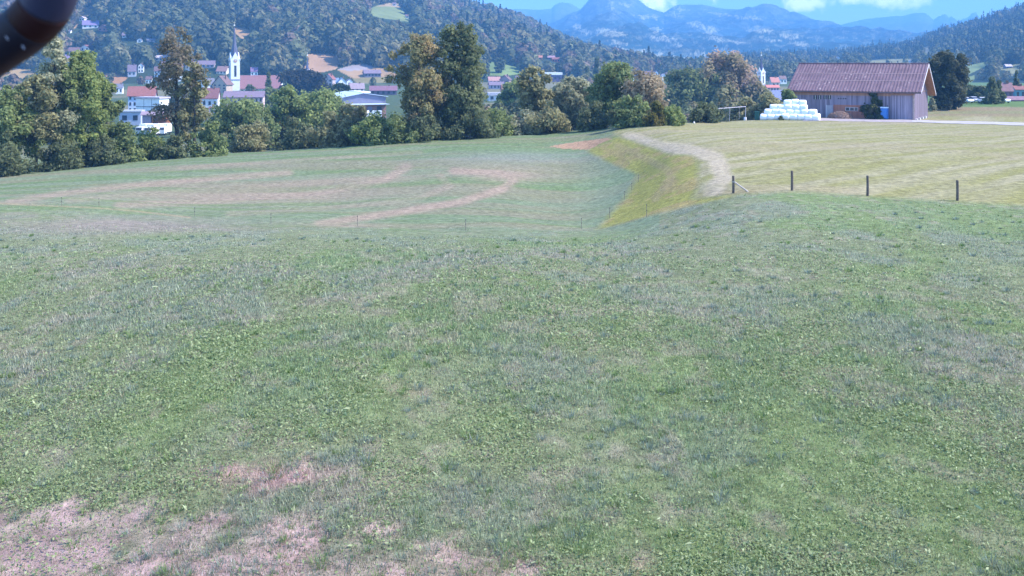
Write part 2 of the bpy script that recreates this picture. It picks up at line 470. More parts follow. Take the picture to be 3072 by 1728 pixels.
ug = np.concatenate([np.linspace(-1.3, -.56, 40)[:-1], np.linspace(-.56, .56, 620), np.linspace(.56, 1.3, 40)[1:]])
pyg = np.concatenate([np.linspace(2400, 640, 40)[:-1], np.linspace(640, 260, 250)[:-1], np.linspace(260, 105, 420)])
Yg = 8.3 * F / (pyg - HY)
Yg = np.concatenate([Yg, np.exp(np.linspace(math.log(Yg[-1]), math.log(2600), 130))[1:]])
UU, YY = np.meshgrid(ug, Yg)
XX = UU * YY
ZZ = ground_z(XX, YY)
ZZ = ZZ + (fbm(XX * .18, YY * .18, 5, 3) - .5) * .22 * np.clip(YY / 40, .3, 1.2)
CC, _rz, _lo, _pl, _dr, _n2, _n4 = meadow_color(XX, YY, ZZ)
nr, nc = XX.shape
gi = np.arange(nr * nc).reshape(nr, nc)
gf = np.stack([gi[:-1, :-1], gi[:-1, 1:], gi[1:, 1:], gi[1:, :-1]], -1).reshape(-1, 4)
g_me = np_mesh("ground", np.stack([XX, YY, ZZ], -1).reshape(-1, 3), gf, CC.reshape(-1, 3), M_ground, True)
tag(link("ground", g_me), "wide meadow falling to a hollow, with a mown terrace on the right", None, None, "structure")

# ------------------------------------------------------------------ grass and clover standing in the rough meadow
def quads(cen, nor, su, sv, roll=None):
    """quads of half sizes su, sv around centres, facing nor"""
    m = len(cen)
    nor = nor / np.maximum(np.linalg.norm(nor, axis=1, keepdims=True), 1e-9)
    t = rng.normal(size=(m, 3)); t -= (t * nor).sum(1, keepdims=True) * nor
    t /= np.maximum(np.linalg.norm(t, axis=1, keepdims=True), 1e-9)
    b = np.cross(nor, t)
    a = t * np.reshape(su, (-1, 1)); c = b * np.reshape(sv, (-1, 1))
    v = np.stack([cen - a, cen - c * .9 + a * .15, cen + a, cen + c], 1)
    return v.reshape(-1, 3), np.arange(m * 4).reshape(m, 4)

def scatter(N, p0, p1):
    py = rng.uniform(p0, p1, N)
    Y = 8.0 * F / (py - HY); X = rng.uniform(-1, 1, N) * (.55 * Y + 8)
    Z = ground_z(X, Y)
    return X, Y, Z + (fbm(X * .18, Y * .18, 5, 3) - .5) * .22 * np.clip(Y / 40, .3, 1.2)

def make_grass():
    X, Y, Z = scatter(820000, 107, 650)
    c, rz, lo, pl, dry, n2, slo = meadow_color(X, Y, Z)
    keep = (rng.random(len(X)) < (np.clip(rz, 0.0, 1) * (1 - .25 * np.clip(dry, 0, 1)) * (1 - .5 * sstep(34, 68, Y)) + .5 * lo + .35 * pl + .4 * slo)) & ((Y < 118) | (lo > .3)) & (Y < 172)
    X, Y, Z, c, n2, dry, lo, pl, slo = X[keep], Y[keep], Z[keep], c[keep], n2[keep], dry[keep], lo[keep], pl[keep], slo[keep]
    m = len(X); s = Y / F                                        # metres per pixel there
    fes = sstep(.48, .60, n2)
    h = (0.035 + 0.045 * rng.random(m)) * (1 + .6 * fes) * (1 - .3 * np.clip(dry, 0, 1)) * np.clip(Y / 22, .9, 1.25) * (1 - .45 * np.clip(lo + pl, 0, 1)) * (1 + .9 * slo * rng.random(m)) * (1 - .5 * sstep(26, 66, Y))
    w = np.maximum(0.005, s * .42) * (.7 + .6 * rng.random(m))
    az = rng.uniform(0, 2 * math.pi, m); lean = rng.uniform(.1, .9, m) * h
    d = np.stack([np.cos(az), np.sin(az), np.zeros(m)], 1); sd = np.stack([-np.sin(az), np.cos(az), np.zeros(m)], 1)
    b = np.stack([X, Y, Z - .01], 1)
    tip = b + d * lean[:, None] + np.array((0, 0, 1)) * h[:, None]
    v = np.stack([b - sd * w[:, None], b + sd * w[:, None], tip], 1).reshape(-1, 3)
    br = (1.1 + 1.6 * rng.random(m) ** 1.4)[:, None]
    col = c * br + rng.normal(size=(m, 1)) * np.array((.012, .008, .006))
    gr = (dry > .3) & (rng.random(m) < .55)
    col[gr] = np.array((.15, .19, .10)) * (.8 + .7 * rng.random((gr.sum(), 1)))
    straw = rng.random(m) < .10 + .15 * np.clip(dry, 0, 1)
    col[straw] = np.array((.30, .25, .16)) * (.7 + .5 * rng.random((straw.sum(), 1)))
    col = np.repeat(np.clip(col, .015, .6), 3, axis=0)
    me = np_mesh("meadow_grass", v, np.arange(m * 3).reshape(m, 3), col, M_blade)
    tag(link("meadow_grass", me), "short rough grass standing over the near meadow", None, None, "stuff")
    # broad leaves
    X, Y, Z = scatter(490000, 190, 650)
    c, rz, lo, pl, dry, n2, n4 = meadow_color(X, Y, Z)
    patch = sstep(.36, .66, fbm(X * .5, Y * .35, 91, 4)) * (1 - .65 * sstep(.46, .64, n2))
    keep = rng.random(len(X)) < rz * (1 - .85 * sstep(20, 66, Y)) * (.12 + .88 * patch) * (1 - .85 * np.clip(dry, 0, 1))
    X, Y, Z, c = X[keep], Y[keep], Z[keep], c[keep]
    m = len(X)
    sz = (.015 + .026 * rng.random(m) ** 2) * np.clip(Y / 20, .9, 1.7)
    nor = rng.normal(size=(m, 3)) * .55 + np.array((.1, -.15, 1.0))
    cen = np.stack([X, Y, Z + .02 + .05 * rng.random(m)], 1)
    lng = rng.random(m) < .012
    v, f = quads(cen, nor, sz * np.where(lng, 2.6, 1.15), sz * np.where(lng, .7, .62))
    k = np.where(lng, 1.35, rng.random(m))[:, None]  # long leaves coloured extra pale as painted leaf glints
    col = np.array((.145, .205, .068)) * (1 - k) + np.array((.30, .35, .175)) * k
    col = np.repeat(col * (.7 + .6 * rng.random((m, 1))), 4, axis=0)
    me = np_mesh("meadow_herbs", v, f, col, M_blade)
    tag(link("meadow_herbs", me), "clover and plantain leaves growing through the near meadow", None, None, "stuff")
make_grass()

def make_tussocks():
    """taller tufts of grey fescue and coarse green grass dotted over the near meadow"""
    X, Y, Z = scatter(3800, 205, 640)
    c, rz, lo, pl, dry, n2, n4 = meadow_color(X, Y, Z)
    keep = (rz > .8) & (rng.random(len(X)) < .25 + .75 * sstep(.42, .60, n2))
    X, Y, Z = X[keep], Y[keep], Z[keep]; n = len(X); B = 46
    size = .5 + .9 * rng.random(n) ** 2
    grey = rng.random(n) < .6
    rad = np.repeat(.10 * size, B) * np.sqrt(rng.random(n * B)); a = rng.uniform(0, 6.28, n * B)
    b = np.stack([np.repeat(X, B) + rad * np.cos(a), np.repeat(Y, B) + rad * np.sin(a), np.repeat(Z, B) - .01], 1)
    h = np.repeat(.14 * size, B) * rng.uniform(.5, 1.15, n * B)
    d = np.stack([np.cos(a), np.sin(a), np.zeros(n * B)], 1); sd = np.stack([-np.sin(a), np.cos(a), np.zeros(n * B)], 1)
    tip = b + d * (h * rng.uniform(.2, 1.0, n * B))[:, None] + np.array((0, 0, 1)) * h[:, None]
    w = np.maximum(.004, np.repeat(Y, B) / F * .30)[:, None]
    v = np.stack([b - sd * w, b + sd * w, tip], 1).reshape(-1, 3)
    col = np.where(np.repeat(grey, B)[:, None], np.array((.19, .24, .19)), np.array((.15, .23, .07))) * rng.uniform(.7, 1.35, (n * B, 1))
    tag(link("grass_tufts", np_mesh("grass_tufts", v, np.arange(n * B * 3).reshape(-1, 3), np.repeat(col, 3, axis=0), M_blade)), "taller grey and green grass tufts dotted over the near meadow", None, None, "stuff")
make_tussocks()

# ------------------------------------------------------------------ hills and mountains
class Layer:
    def __init__(s, crest, yc, yb, zb, p=1.0, amp=0.0, ns=.004, seed=1):
        s.cx = [c[0] for c in crest]; s.cy = [c[1] for c in crest]; s.yc = yc; s.yb = yb; s.zb = zb; s.p = p; s.amp = amp; s.ns = ns; s.seed = seed
    def surf(s, px, t):
        px = np.asarray(px, float); t = np.asarray(t, float)
        yc = np.interp(px, s.yc[0], s.yc[1]); yb = np.interp(px, s.yb[0], s.yb[1]); zb = np.interp(px, s.zb[0], s.zb[1])
        zc = (HY - np.interp(px, s.cx, s.cy)) / F * yc
        Y = yb + (yc - yb) * t; X = (px - 512) / F * Y
        tt = np.clip(t, 0, 1)
        z = zb + (zc - zb) * tt ** s.p
        back = np.clip(t - 1, 0, 1)
        z = z - back * np.maximum(zc - zb, 0) * 1.6
        if s.amp:
            nn = fbm(X * s.ns, Y * s.ns, s.seed, 6, .55) - .5
            rg = np.abs(fbm(X * s.ns * .8 + 40, Y * s.ns * .5, s.seed + 5, 4) - .5) * 2
            z = z + s.amp * (nn * 1.2 + (.3 - rg) * .8) * np.sin(np.pi * np.clip(t, 0, 1)) * (1.2 - .9 * np.clip(t, 0, 1)) + s.amp * .10 * nn * (t > .8)
        return X, Y, np.maximum(z, -29)
    def hit(s, px, py):
        t = np.linspace(0, 1, 900)
        X, Y, Z = s.surf(np.full(900, px), t)
        pp = HY - F * Z / Y
        k = np.nonzero(pp <= py)[0]
        i = k[0] if len(k) else 899
        return Vector((X[i], Y[i], Z[i])), t[i]
    def mesh(s, name, px0, px1, npx, nt, colf, mat, label):
        px = np.linspace(px0, px1, npx); t = np.concatenate([np.linspace(0, 1, nt), np.linspace(1.02, 1.35, 8)])
        PX, T = np.meshgrid(px, t)
        X, Y, Z = s.surf(PX, T)
        c = colf(X, Y, Z, PX, HY - F * Z / Y)
        r, k = PX.shape; gi = np.arange(r * k).reshape(r, k)
        f = np.stack([gi[:-1, :-1], gi[:-1, 1:], gi[1:, 1:], gi[1:, :-1]], -1).reshape(-1, 4)
        me = np_mesh(name, np.stack([X, Y, Z], -1).reshape(-1, 3), f, c.reshape(-1, 3), mat, True)
        return tag(link(name, me), label, None, None, "structure")

L1 = Layer([(-260, -40), (0, -62), (200, -66), (330, -40), (435, 1), (457, 8), (477, 13.5), (499, 18), (530, 28), (545, 34.5), (569, 45), (584, 52), (610, 57), (632, 64), (660, 71), (700, 75), (745, 78), (790, 80)],
           ([-260, 300, 500, 745], [1500, 1600, 1900, 2500]), ([-260, 500, 745], [800, 860, 1200]), ([-260, 745], [-19, -18]), 1.0, 22, .004, 3)
L2 = Layer([(640, 78), (690, 72), (715, 66), (731, 60.5), (746, 58.5), (800, 56), (830, 54.5), (871, 50), (887, 48), (912, 46), (931, 37), (948, 30.6), (968, 27), (982, 22), (996, 17), (1010, 13), (1024, 8.5), (1100, -22), (1250, -40)],
           ([640, 800, 912, 1250], [2300, 2200, 1900, 1500]), ([640, 1250], [1000, 650]), ([640, 1250], [-17, -16]), 1.25, 14, .004, 8)
L3 = Layer([(380, 64), (470, 48), (520, 34), (540, 28), (560, 20), (581, 10.6), (589, 1), (597, -8), (612, -14), (626, -9), (637, -1), (649, 7.7), (664, 12), (673, 5.8), (679, 3.9), (702, 4.3), (721, 8.7), (742.5, 9.2), (755, 6.8), (764, 3.7), (771.5, 4.8), (780, 8.7), (790, 14), (815, 22), (855, 34), (882, 43), (920, 55), (1000, 66)],
           ([380, 1000], [6500, 6500]), ([380, 1000], [2200, 2200]), ([380, 1000], [-16, -16]), 1.15, 270, .0018, 13)
L4 = Layer([(420, 40), (470, 18), (494, 14), (510.5, 12), (515.6, 8.6), (524.7, 9), (537, 9.6), (551, 8.6), (555, 4.5), (561, 2.2), (570, 3), (578, 7.6), (584, 12), (640, 20), (700, 40)],
           ([400, 700], [8800, 8800]), ([400, 700], [4500, 4500]), ([400, 700], [40, 40]), .9, 90, .0011, 23)
L5 = Layer([(700, 50), (800, 34), (845, 24), (867, 19), (897, 16), (902, 16.3), (914.6, 13), (925, 13), (930, 16.6), (933, 20), (938, 16.6), (945, 14), (947.5, 15.6), (949, 18), (950.6, 16), (956, 19.3), (958, 22), (962.6, 19), (968, 17.5), (972.6, 13), (976, 12.4), (978, 15.6), (981, 19), (987, 17), (993, 14), (999, 9.2), (1010, 8.7), (1024, 12), (1100, 14)],
           ([700, 1100], [9600, 9600]), ([700, 1100], [5000, 5000]), ([700, 1100], [20, 20]), .9, 110, .001, 33)

FIELDS = [  # dry or green clearings on the left hill: outline and turf colour
 ([(299, 61), (301.6, 55.5), (310, 53.5), (321, 52.7), (330, 54), (338, 55.5), (342, 58.5), (336.5, 69), (320, 73), (303, 68)], (.32, .205, .125)),
 ([(337, 70), (350, 66), (363, 64), (374, 66.5), (385, 69), (402, 66), (404, 90), (372, 92), (352, 78)], (.30, .20, .115)),
 ([(337, 69.5), (350, 65.5), (363, 63.8), (374, 66.5), (372, 69), (350, 71)], (.25, .22, .23)),
 ([(352, 79), (372, 76), (392, 77), (390, 92), (365, 90)], (.20, .17, .08)),
 ([(230, 28), (236, 26.5), (244, 28), (252, 31), (262, 34), (256, 39), (246, 41), (236, 35)], (.32, .21, .11)),
 ([(202, 38), (212, 40), (222, 47), (220, 51), (208, 50)], (.30, .21, .13)),
 ([(365, 12), (375, 6), (388, 3), (404, 5), (405, 14), (418, 22), (408, 23), (395, 20), (380, 18), (370, 15)], (.16, .19, .075)),
 ([(376, 6.5), (388, 2.5), (404, 4.5), (402, 8), (390, 6.5)], (.28, .21, .12)),
 ([(483, 61), (500, 63), (524, 68.5), (526, 73), (505, 76), (484, 76)], (.14, .19, .07)),
 ([(76, 14), (80, 5), (90, 8), (98, 13), (88, 16)], (.27, .21, .12)), ([(66, 30), (74, 20), (79, 24), (72, 32)], (.30, .20, .11)),
 ([(104, 74), (115, 72), (128, 78), (120, 84), (104, 84)], (.34, .18, .09)), ([(88, 64), (100, 62), (103, 72), (92, 76)], (.31, .20, .10)),
 ([(0, 66), (30, 70), (66, 82), (60, 92), (0, 90)], (.28, .20, .10)), ([(549, 38), (558, 41.5), (553, 43)], (.2, .17, .09)),
 ([(430, 53), (440, 52), (446, 55), (436, 57)], (.2, .2, .1)), ([(523, 32.5), (538, 34), (534, 36.5), (524, 35.5)], (.22, .18, .1)),
]
def l1_field(PX, PY):
    m = np.zeros(PX.shape, int)
    for i, (poly, c) in enumerate(FIELDS): m[in_poly(PX, PY, poly)] = i + 1
    return m
def l1_col(X, Y, Z, PX, PY):
    c = np.ones(X.shape + (3,)) * np.array((.035, .05, .025))
    m = l1_field(PX, PY)
    for i, (poly, k) in enumerate(FIELDS): c[m == i + 1] = k
    return c * (.85 + .3 * fbm(X * .02, Y * .02, 4, 3))[..., None]
L1.mesh("hill", -250, 790, 1000, 260, l1_col, M_hill, "wooded hillside rising on the left with dry clearings")

M2 = [([(963, 67), (975, 64), (989, 61.4), (990, 65), (982, 68), (970, 74), (962, 76)], (.15, .19, .08)), ([(996, 66), (1008, 64), (1024, 63.7), (1030, 70), (1012, 71), (998, 70)], (.2, .19, .09)),
      ([(962, 84), (968, 77), (975, 75), (974, 80), (968, 86)], (.15, .19, .08)), ([(855, 62), (880, 59.5), (914, 58.5), (916, 63), (890, 64)], (.2, .19, .09)), ([(790, 66), (812, 62.5), (832, 62), (826, 65)], (.18, .2, .09)), ([(922, 48), (928, 46), (932, 50), (926, 54)], (.22, .2, .13)),
      ([(935, 70), (964, 64), (964, 90), (935, 90)], (.13, .16, .07)), ([(1010, 70), (1016, 70), (1012, 78)], (.2, .2, .11))]
def l2_field(PX, PY):
    m = np.zeros(PX.shape, int)
    for i, (poly, c) in enumerate(M2): m[in_poly(PX, PY, poly)] = i + 1
    return m
def l2_col(X, Y, Z, PX, PY):
    c = np.ones(X.shape + (3,)) * np.array((.028, .042, .026))
    m = l2_field(PX, PY)
    for i, (poly, k) in enumerate(M2): c[m == i + 1] = k
    return c * (.85 + .3 * fbm(X * .02, Y * .02, 4, 3))[..., None]
L2.mesh("hill", 640, 1250, 600, 160, l2_col, M_hill, "dark conifer ridge rising on the right behind the barn")

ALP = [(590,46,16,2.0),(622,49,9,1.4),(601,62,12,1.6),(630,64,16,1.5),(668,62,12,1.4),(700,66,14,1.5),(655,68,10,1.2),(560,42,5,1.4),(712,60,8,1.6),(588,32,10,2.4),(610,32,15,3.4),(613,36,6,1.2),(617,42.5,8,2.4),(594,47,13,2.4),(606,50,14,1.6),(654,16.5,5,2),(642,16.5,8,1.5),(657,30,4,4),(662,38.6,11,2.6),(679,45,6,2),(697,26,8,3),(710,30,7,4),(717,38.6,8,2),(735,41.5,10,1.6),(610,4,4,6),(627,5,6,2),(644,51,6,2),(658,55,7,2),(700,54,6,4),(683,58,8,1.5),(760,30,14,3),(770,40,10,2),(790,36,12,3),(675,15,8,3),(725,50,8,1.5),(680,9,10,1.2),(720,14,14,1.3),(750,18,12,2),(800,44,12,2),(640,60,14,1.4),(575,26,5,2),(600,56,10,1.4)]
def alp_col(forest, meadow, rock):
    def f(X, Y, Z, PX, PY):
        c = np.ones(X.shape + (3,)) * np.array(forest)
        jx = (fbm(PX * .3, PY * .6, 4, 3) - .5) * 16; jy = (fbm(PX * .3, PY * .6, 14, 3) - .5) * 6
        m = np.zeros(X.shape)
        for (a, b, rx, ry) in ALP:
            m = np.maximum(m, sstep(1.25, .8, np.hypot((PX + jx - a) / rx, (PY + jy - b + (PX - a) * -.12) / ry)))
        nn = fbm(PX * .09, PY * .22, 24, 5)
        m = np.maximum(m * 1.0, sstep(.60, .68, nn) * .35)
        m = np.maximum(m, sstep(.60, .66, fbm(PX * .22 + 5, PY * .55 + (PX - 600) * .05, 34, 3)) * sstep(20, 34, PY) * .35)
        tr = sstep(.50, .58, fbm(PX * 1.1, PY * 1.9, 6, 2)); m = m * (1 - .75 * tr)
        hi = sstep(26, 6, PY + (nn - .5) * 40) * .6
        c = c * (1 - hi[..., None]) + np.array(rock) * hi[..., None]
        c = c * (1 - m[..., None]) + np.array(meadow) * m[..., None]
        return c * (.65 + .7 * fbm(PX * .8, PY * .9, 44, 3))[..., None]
    return f
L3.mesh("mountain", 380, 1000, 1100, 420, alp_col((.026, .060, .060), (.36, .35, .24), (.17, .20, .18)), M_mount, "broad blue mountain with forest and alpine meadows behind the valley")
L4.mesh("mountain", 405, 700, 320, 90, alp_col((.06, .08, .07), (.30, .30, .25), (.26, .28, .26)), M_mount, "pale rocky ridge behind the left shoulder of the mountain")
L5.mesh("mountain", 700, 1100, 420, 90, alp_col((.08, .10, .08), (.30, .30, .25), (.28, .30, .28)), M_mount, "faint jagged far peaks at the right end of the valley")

# ------------------------------------------------------------------ forests far off
def crowns(cen, rad, hgt, base_col, M=70, conifer=None, size=.42):
    """leaf clumps for many far crowns; cen = base of crown"""
    n = len(cen)
    th = rng.uniform(0, 2 * math.pi, (n, M)); k = rng.uniform(0, 1, (n, M))
    z = k ** .8
    con = np.zeros(n, bool) if conifer is None else conifer
    prof = np.where(con[:, None], (1 - z) * 1.0 + .06, np.sqrt(np.clip(1 - (1.9 * z - .85) ** 2, .08, 1)))
    lump = .8 + .35 * np.sin(th * 3 + rng.uniform(0, 6, (n, 1))) * np.sin(z * 7 + rng.uniform(0, 6, (n, 1)))
    r = rad[:, None] * prof * lump * rng.uniform(.78, 1.05, (n, M))
    x = cen[:, 0:1] + r * np.cos(th); y = cen[:, 1:2] + r * np.sin(th); zz = cen[:, 2:3] + z * hgt[:, None]
    pos = np.stack([x, y, zz], -1).reshape(-1, 3)
    nor = np.stack([np.cos(th), np.sin(th), (z - .35) * 1.6 + .1], -1).reshape(-1, 3) + rng.normal(size=(n * M, 3)) * .45
    s = np.repeat(rad * size, M) * rng.uniform(.6, 1.2, n * M)
    s = s * np.where(np.repeat(con, M), .75, 1)
    v, f = quads(pos, nor, s, s * .8)
    col = np.repeat(base_col, M, axis=0) * (.7 + .6 * rng.random((n * M, 1)))
    return v, f, np.repeat(np.clip(col, .006, .5), 4, axis=0)

def join(parts):
    vs, fs, cs, o = [], [], [], 0
    for v, f, c in parts: vs.append(v); fs.append(f + o); cs.append(c); o += len(v)
    return np.concatenate(vs), np.concatenate(fs), np.concatenate(cs)

KEEP_CLEAR = []      # picture boxes of far houses: no wood grows right in front of them
def forest_on(L, N, px0, px1, t0, t1, field, rmin, rmax, hk, cons, pal, M, tw=None, size=.42):
    px = rng.uniform(px0, px1, N); t = rng.uniform(t0, t1, N) if tw is None else t0 + (t1 - t0) * rng.random(N) ** tw
    X, Y, Z = L.surf(px, t); py = HY - F * Z / Y
    ok = (py > -40)
    fm = field(px, py)
    ok &= (fm == 0)
    r = rng.uniform(rmin, rmax, N) * (.65 + .75 * fbm(X * .009, Y * .009, 28, 3))
    h = r * hk * rng.uniform(.85, 1.25, N)
    # nothing standing in front of a clearing or a house
    top = py - h * F / Y
    for q in (.25, .5, .8, 1.0):
        ok &= ~((field(px, py + (top - py) * q) > 0) & (rng.random(N) < .95))
    for (a0, a1, b0, b1) in KEEP_CLEAR:
        hw = r * F / Y * .6
        ok &= ~((px + hw > a0) & (px - hw < a1) & (top < b1) & (py > b0 + (b1 - b0) * .6))
    con = rng.random(N) < cons(px, py)
    pal = np.array(pal)
    n1 = fbm(X * .006, Y * .006, 8, 3)
    k = np.clip((rng.normal(size=N) * .25 + n1) * len(pal), 0, len(pal) - 1).astype(int)
    c = pal[k] * (.8 + .45 * rng.random((N, 1)))
    c = np.where(con[:, None], np.array((.045, .066, .044)) * (.8 + .5 * rng.random((N, 1))), c)
    h = np.where(con, h * 1.3, h); r = np.where(con, r * .62, r)
    cen = np.stack([X, Y, Z - h * .05], 1)
    return crowns(cen[ok], r[ok], h[ok], c[ok], M, con[ok], size)

PAL = [(0.1, 0.113, 0.061), (0.13, 0.142, 0.068), (0.153, 0.163, 0.078), (0.171, 0.163, 0.088), (0.212, 0.189, 0.092), (0.201, 0.147, 0.104)]
def build_forests():
    def c1(px, py): return np.where(py > 50, .06, .09)
    a = forest_on(L1, 6800, -60, 560, .03, 1.0, l1_field, 4.5, 10.5, 2.0, c1, PAL, 190, size=.27)
    b = forest_on(L1, 4400, 500, 770, .0, 1.02, l1_field, 5, 10, 2.0, c1, PAL, 80, size=.34)
    v, f, c = join([a, b])
    tag(link("forest", np_mesh("forest", v, f, c, M_forest)), "dense mixed wood covering the hillside on the left", None, None, "stuff")
    def c2(px, py): return np.where(py < 62, .62, .15)
    a = forest_on(L2, 9000, 650, 1090, .02, 1.0, l2_field, 3, 6.0, 2.2, c2, PAL[:5], 64, size=.33)
    tag(link("forest", np_mesh("forest", *a, M_forest)), "conifer wood covering the ridge on the right", None, None, "stuff")
    # woods and gardens on the valley floor between the houses
    N = 1300
    px = rng.uniform(-40, 900, N); Y = np.exp(rng.uniform(math.log(250), math.log(1500), N))
    X = (px - 512) / F * Y; Z = ground_z(X, Y); r = rng.uniform(2.5, 5.5, N); h = r * rng.uniform(1.6, 2.4, N)
    py = HY - F * Z / Y; top = py - h * F / Y
    ok = ~((px > 770) & (Y < 420))
    for (a0, a1, b0, b1) in KEEP_CLEAR:
        hw = r * F / Y
        ok &= ~((px + hw > a0) & (px - hw < a1) & (top < b1) & (py > b0))
    c = np.array(PAL)[rng.integers(0, 6, N)] * (.9 + .5 * rng.random((N, 1)))
    P3 = np.stack([X, Y, Z], 1); nr_ = ok & (Y < 480); fr_ = ok & (Y >= 480)
    a = join([crowns(P3[nr_], r[nr_], h[nr_], c[nr_], 700, None, .12), crowns(P3[fr_], r[fr_], h[fr_], c[fr_], 160, None, .28)])
    tag(link("valley_trees", np_mesh("valley_trees", *a, M_forest)), "mass of garden trees and hedges between the valley houses", None, None, "stuff")

# ------------------------------------------------------------------ trees near enough to be told apart
def make_tree(name, label, cat, px, ytop, ybase, hw, Y=None, kind='round', cols=((.05, .075, .025), (.085, .105, .035)), nleaf=5200, leaf=.30, dens=1.0, trunk_frac=.2, ymin=100, group=None, lean=0.0, pos=None, seed=None):
    r = np.random.default_rng(abs(hash((px, ytop, ybase))) % 2 ** 32 if seed is None else seed)
    if pos is None:
        pos = ground_hit(px, ybase, ymin, 1500) if Y is None else Vector(((px - 512) / F * Y, Y, gz((px - 512) / F * Y, Y)))
    Yp = pos.y; s = Yp / F
    H = pos.z * -1; H = (HY - ytop) * s - pos.z
    W = hw * s
    root = thing(name, label, cat, pos, 0, group)
    z0 = H * trunk_frac
    # clump centres inside the crown's envelope
    nb = int((58 if kind != 'bush' else 26) * dens) + 6
    C = []; RR = []; p1, p2, p3 = r.uniform(0, 6.28, 3)
    tries = 0
    while len(C) < nb and tries < 4000:
        tries += 1
        t = r.random(); a = r.uniform(0, 2 * math.pi); q = r.random() ** .38
        if kind == 'cone': env = (1 - t) * .95 + .05
        elif kind == 'column': env = min(1, 1.25 * (1 - t) ** .6 + .1) * (.6 + .4 * math.sin(min(t * 4, 1.57)))
        elif kind == 'tall': env = (.78 + .22 * math.sin(t * 3.0 + .1)) * (1 if t < .7 else (1 - t) / .3 * .5 + .5)
        elif kind == 'bush': env = math.sqrt(max(0, 1 - (t * 1.0) ** 2.4)) 
        else: env = math.sqrt(max(0.05, 1 - abs(1.80 * t - .85) ** 3))
        rc = W * (.15 + .24 * r.random() ** 1.3) * (.6 + .4 * env)
        rad = max(W * 1.08 * env - rc * .7, 0) * q * (.85 + .3 * r.random())
        rad *= 1 + .20 * math.sin(2 * a + p1 + t * 4) + .14 * math.sin(3 * a + p2 - t * 6)
        if kind == 'bush': t *= .86 + .26 * math.sin(2 * a + p3)
        c = np.array((rad * math.cos(a), rad * math.sin(a), z0 + (H - z0 - rc * .6) * t + rc * .1))
        C.append(c); RR.append(rc)
    C = np.array(C); RR = np.array(RR)
    # leaves
    w = RR ** 2; idx = r.choice(len(C), nleaf, p=w / w.sum())
    d = r.normal(size=(nleaf, 3)); d /= np.linalg.norm(d, axis=1, keepdims=True)
    rr = RR[idx] * (r.random(nleaf) ** .45) * 1.08
    rr = rr * np.where(r.random(nleaf) < .28, r.uniform(1.0, 1.5, nleaf), 1.0)
    cen = C[idx] + d * rr[:, None] * np.array((1, 1, .85))
    cen[:, 2] = np.maximum(cen[:, 2], .1)
    cen[:, 0] += lean * cen[:, 2]
    nor = d + r.normal(size=(nleaf, 3)) * .6 + np.array((0, 0, .35))
    nor /= np.linalg.norm(nor, axis=1, keepdims=True)
    sz = leaf * r.uniform(.55, 1.25, nleaf) * max(Yp / 160, .75)
    v, f = quads(cen, nor, sz, sz * .62)
    ca = np.array(cols); ck = r.random(len(C))[idx] * .65 + r.random(nleaf) * .35
    if len(ca) == 2: col = ca[0] * (1 - ck[:, None]) + ca[1] * ck[:, None]
    else:
        col = np.stack([np.interp(ck, np.linspace(0, 1, len(ca)), ca[:, j]) for j in range(3)], 1)
    col = col * (.75 + .5 * r.random((nleaf, 1)))
    link("crown" if kind != 'bush' else "foliage", np_mesh("crown", v, f, np.repeat(col, 4, axis=0), M_leaf), root)
    # trunk and limbs
    m = MB(); tr = max(.10, H * .014 + W * .012)
    top = H * (.80 if kind in ('tall', 'cone', 'column') else .55)
    pts = [Vector((lean * H * k + r.normal() * .02 * H * k * (1 - k) * 2, r.normal() * .012 * H * k, -.3 + (top + .3) * k)) for k in (0, .2, .4, .6, .8, 1.0)]
    m.tube(pts, [tr * 1.25, tr, tr * .85, tr * .65, tr * .42, tr * .16], 8)
    nl = min(len(C), 14 if kind != 'bush' else 7)
    for j in r.choice(len(C), nl, replace=False):
        e = Vector(C[j]); e.x += lean * e.z
        k = min(max((e.z - W * .6) / max(top, .1), .12), .9); a = pts[0].lerp(pts[-1], k)
        mid = a.lerp(e, .5) + Vector((0, 0, W * .10))
        m.tube([a, mid, e], [tr * .42 * (1 - k * .5), tr * .26 * (1 - k * .5), tr * .07], 5)
    m.build("trunk" if kind != 'bush' else "stems", M_bark, root, smooth=True)
    return root

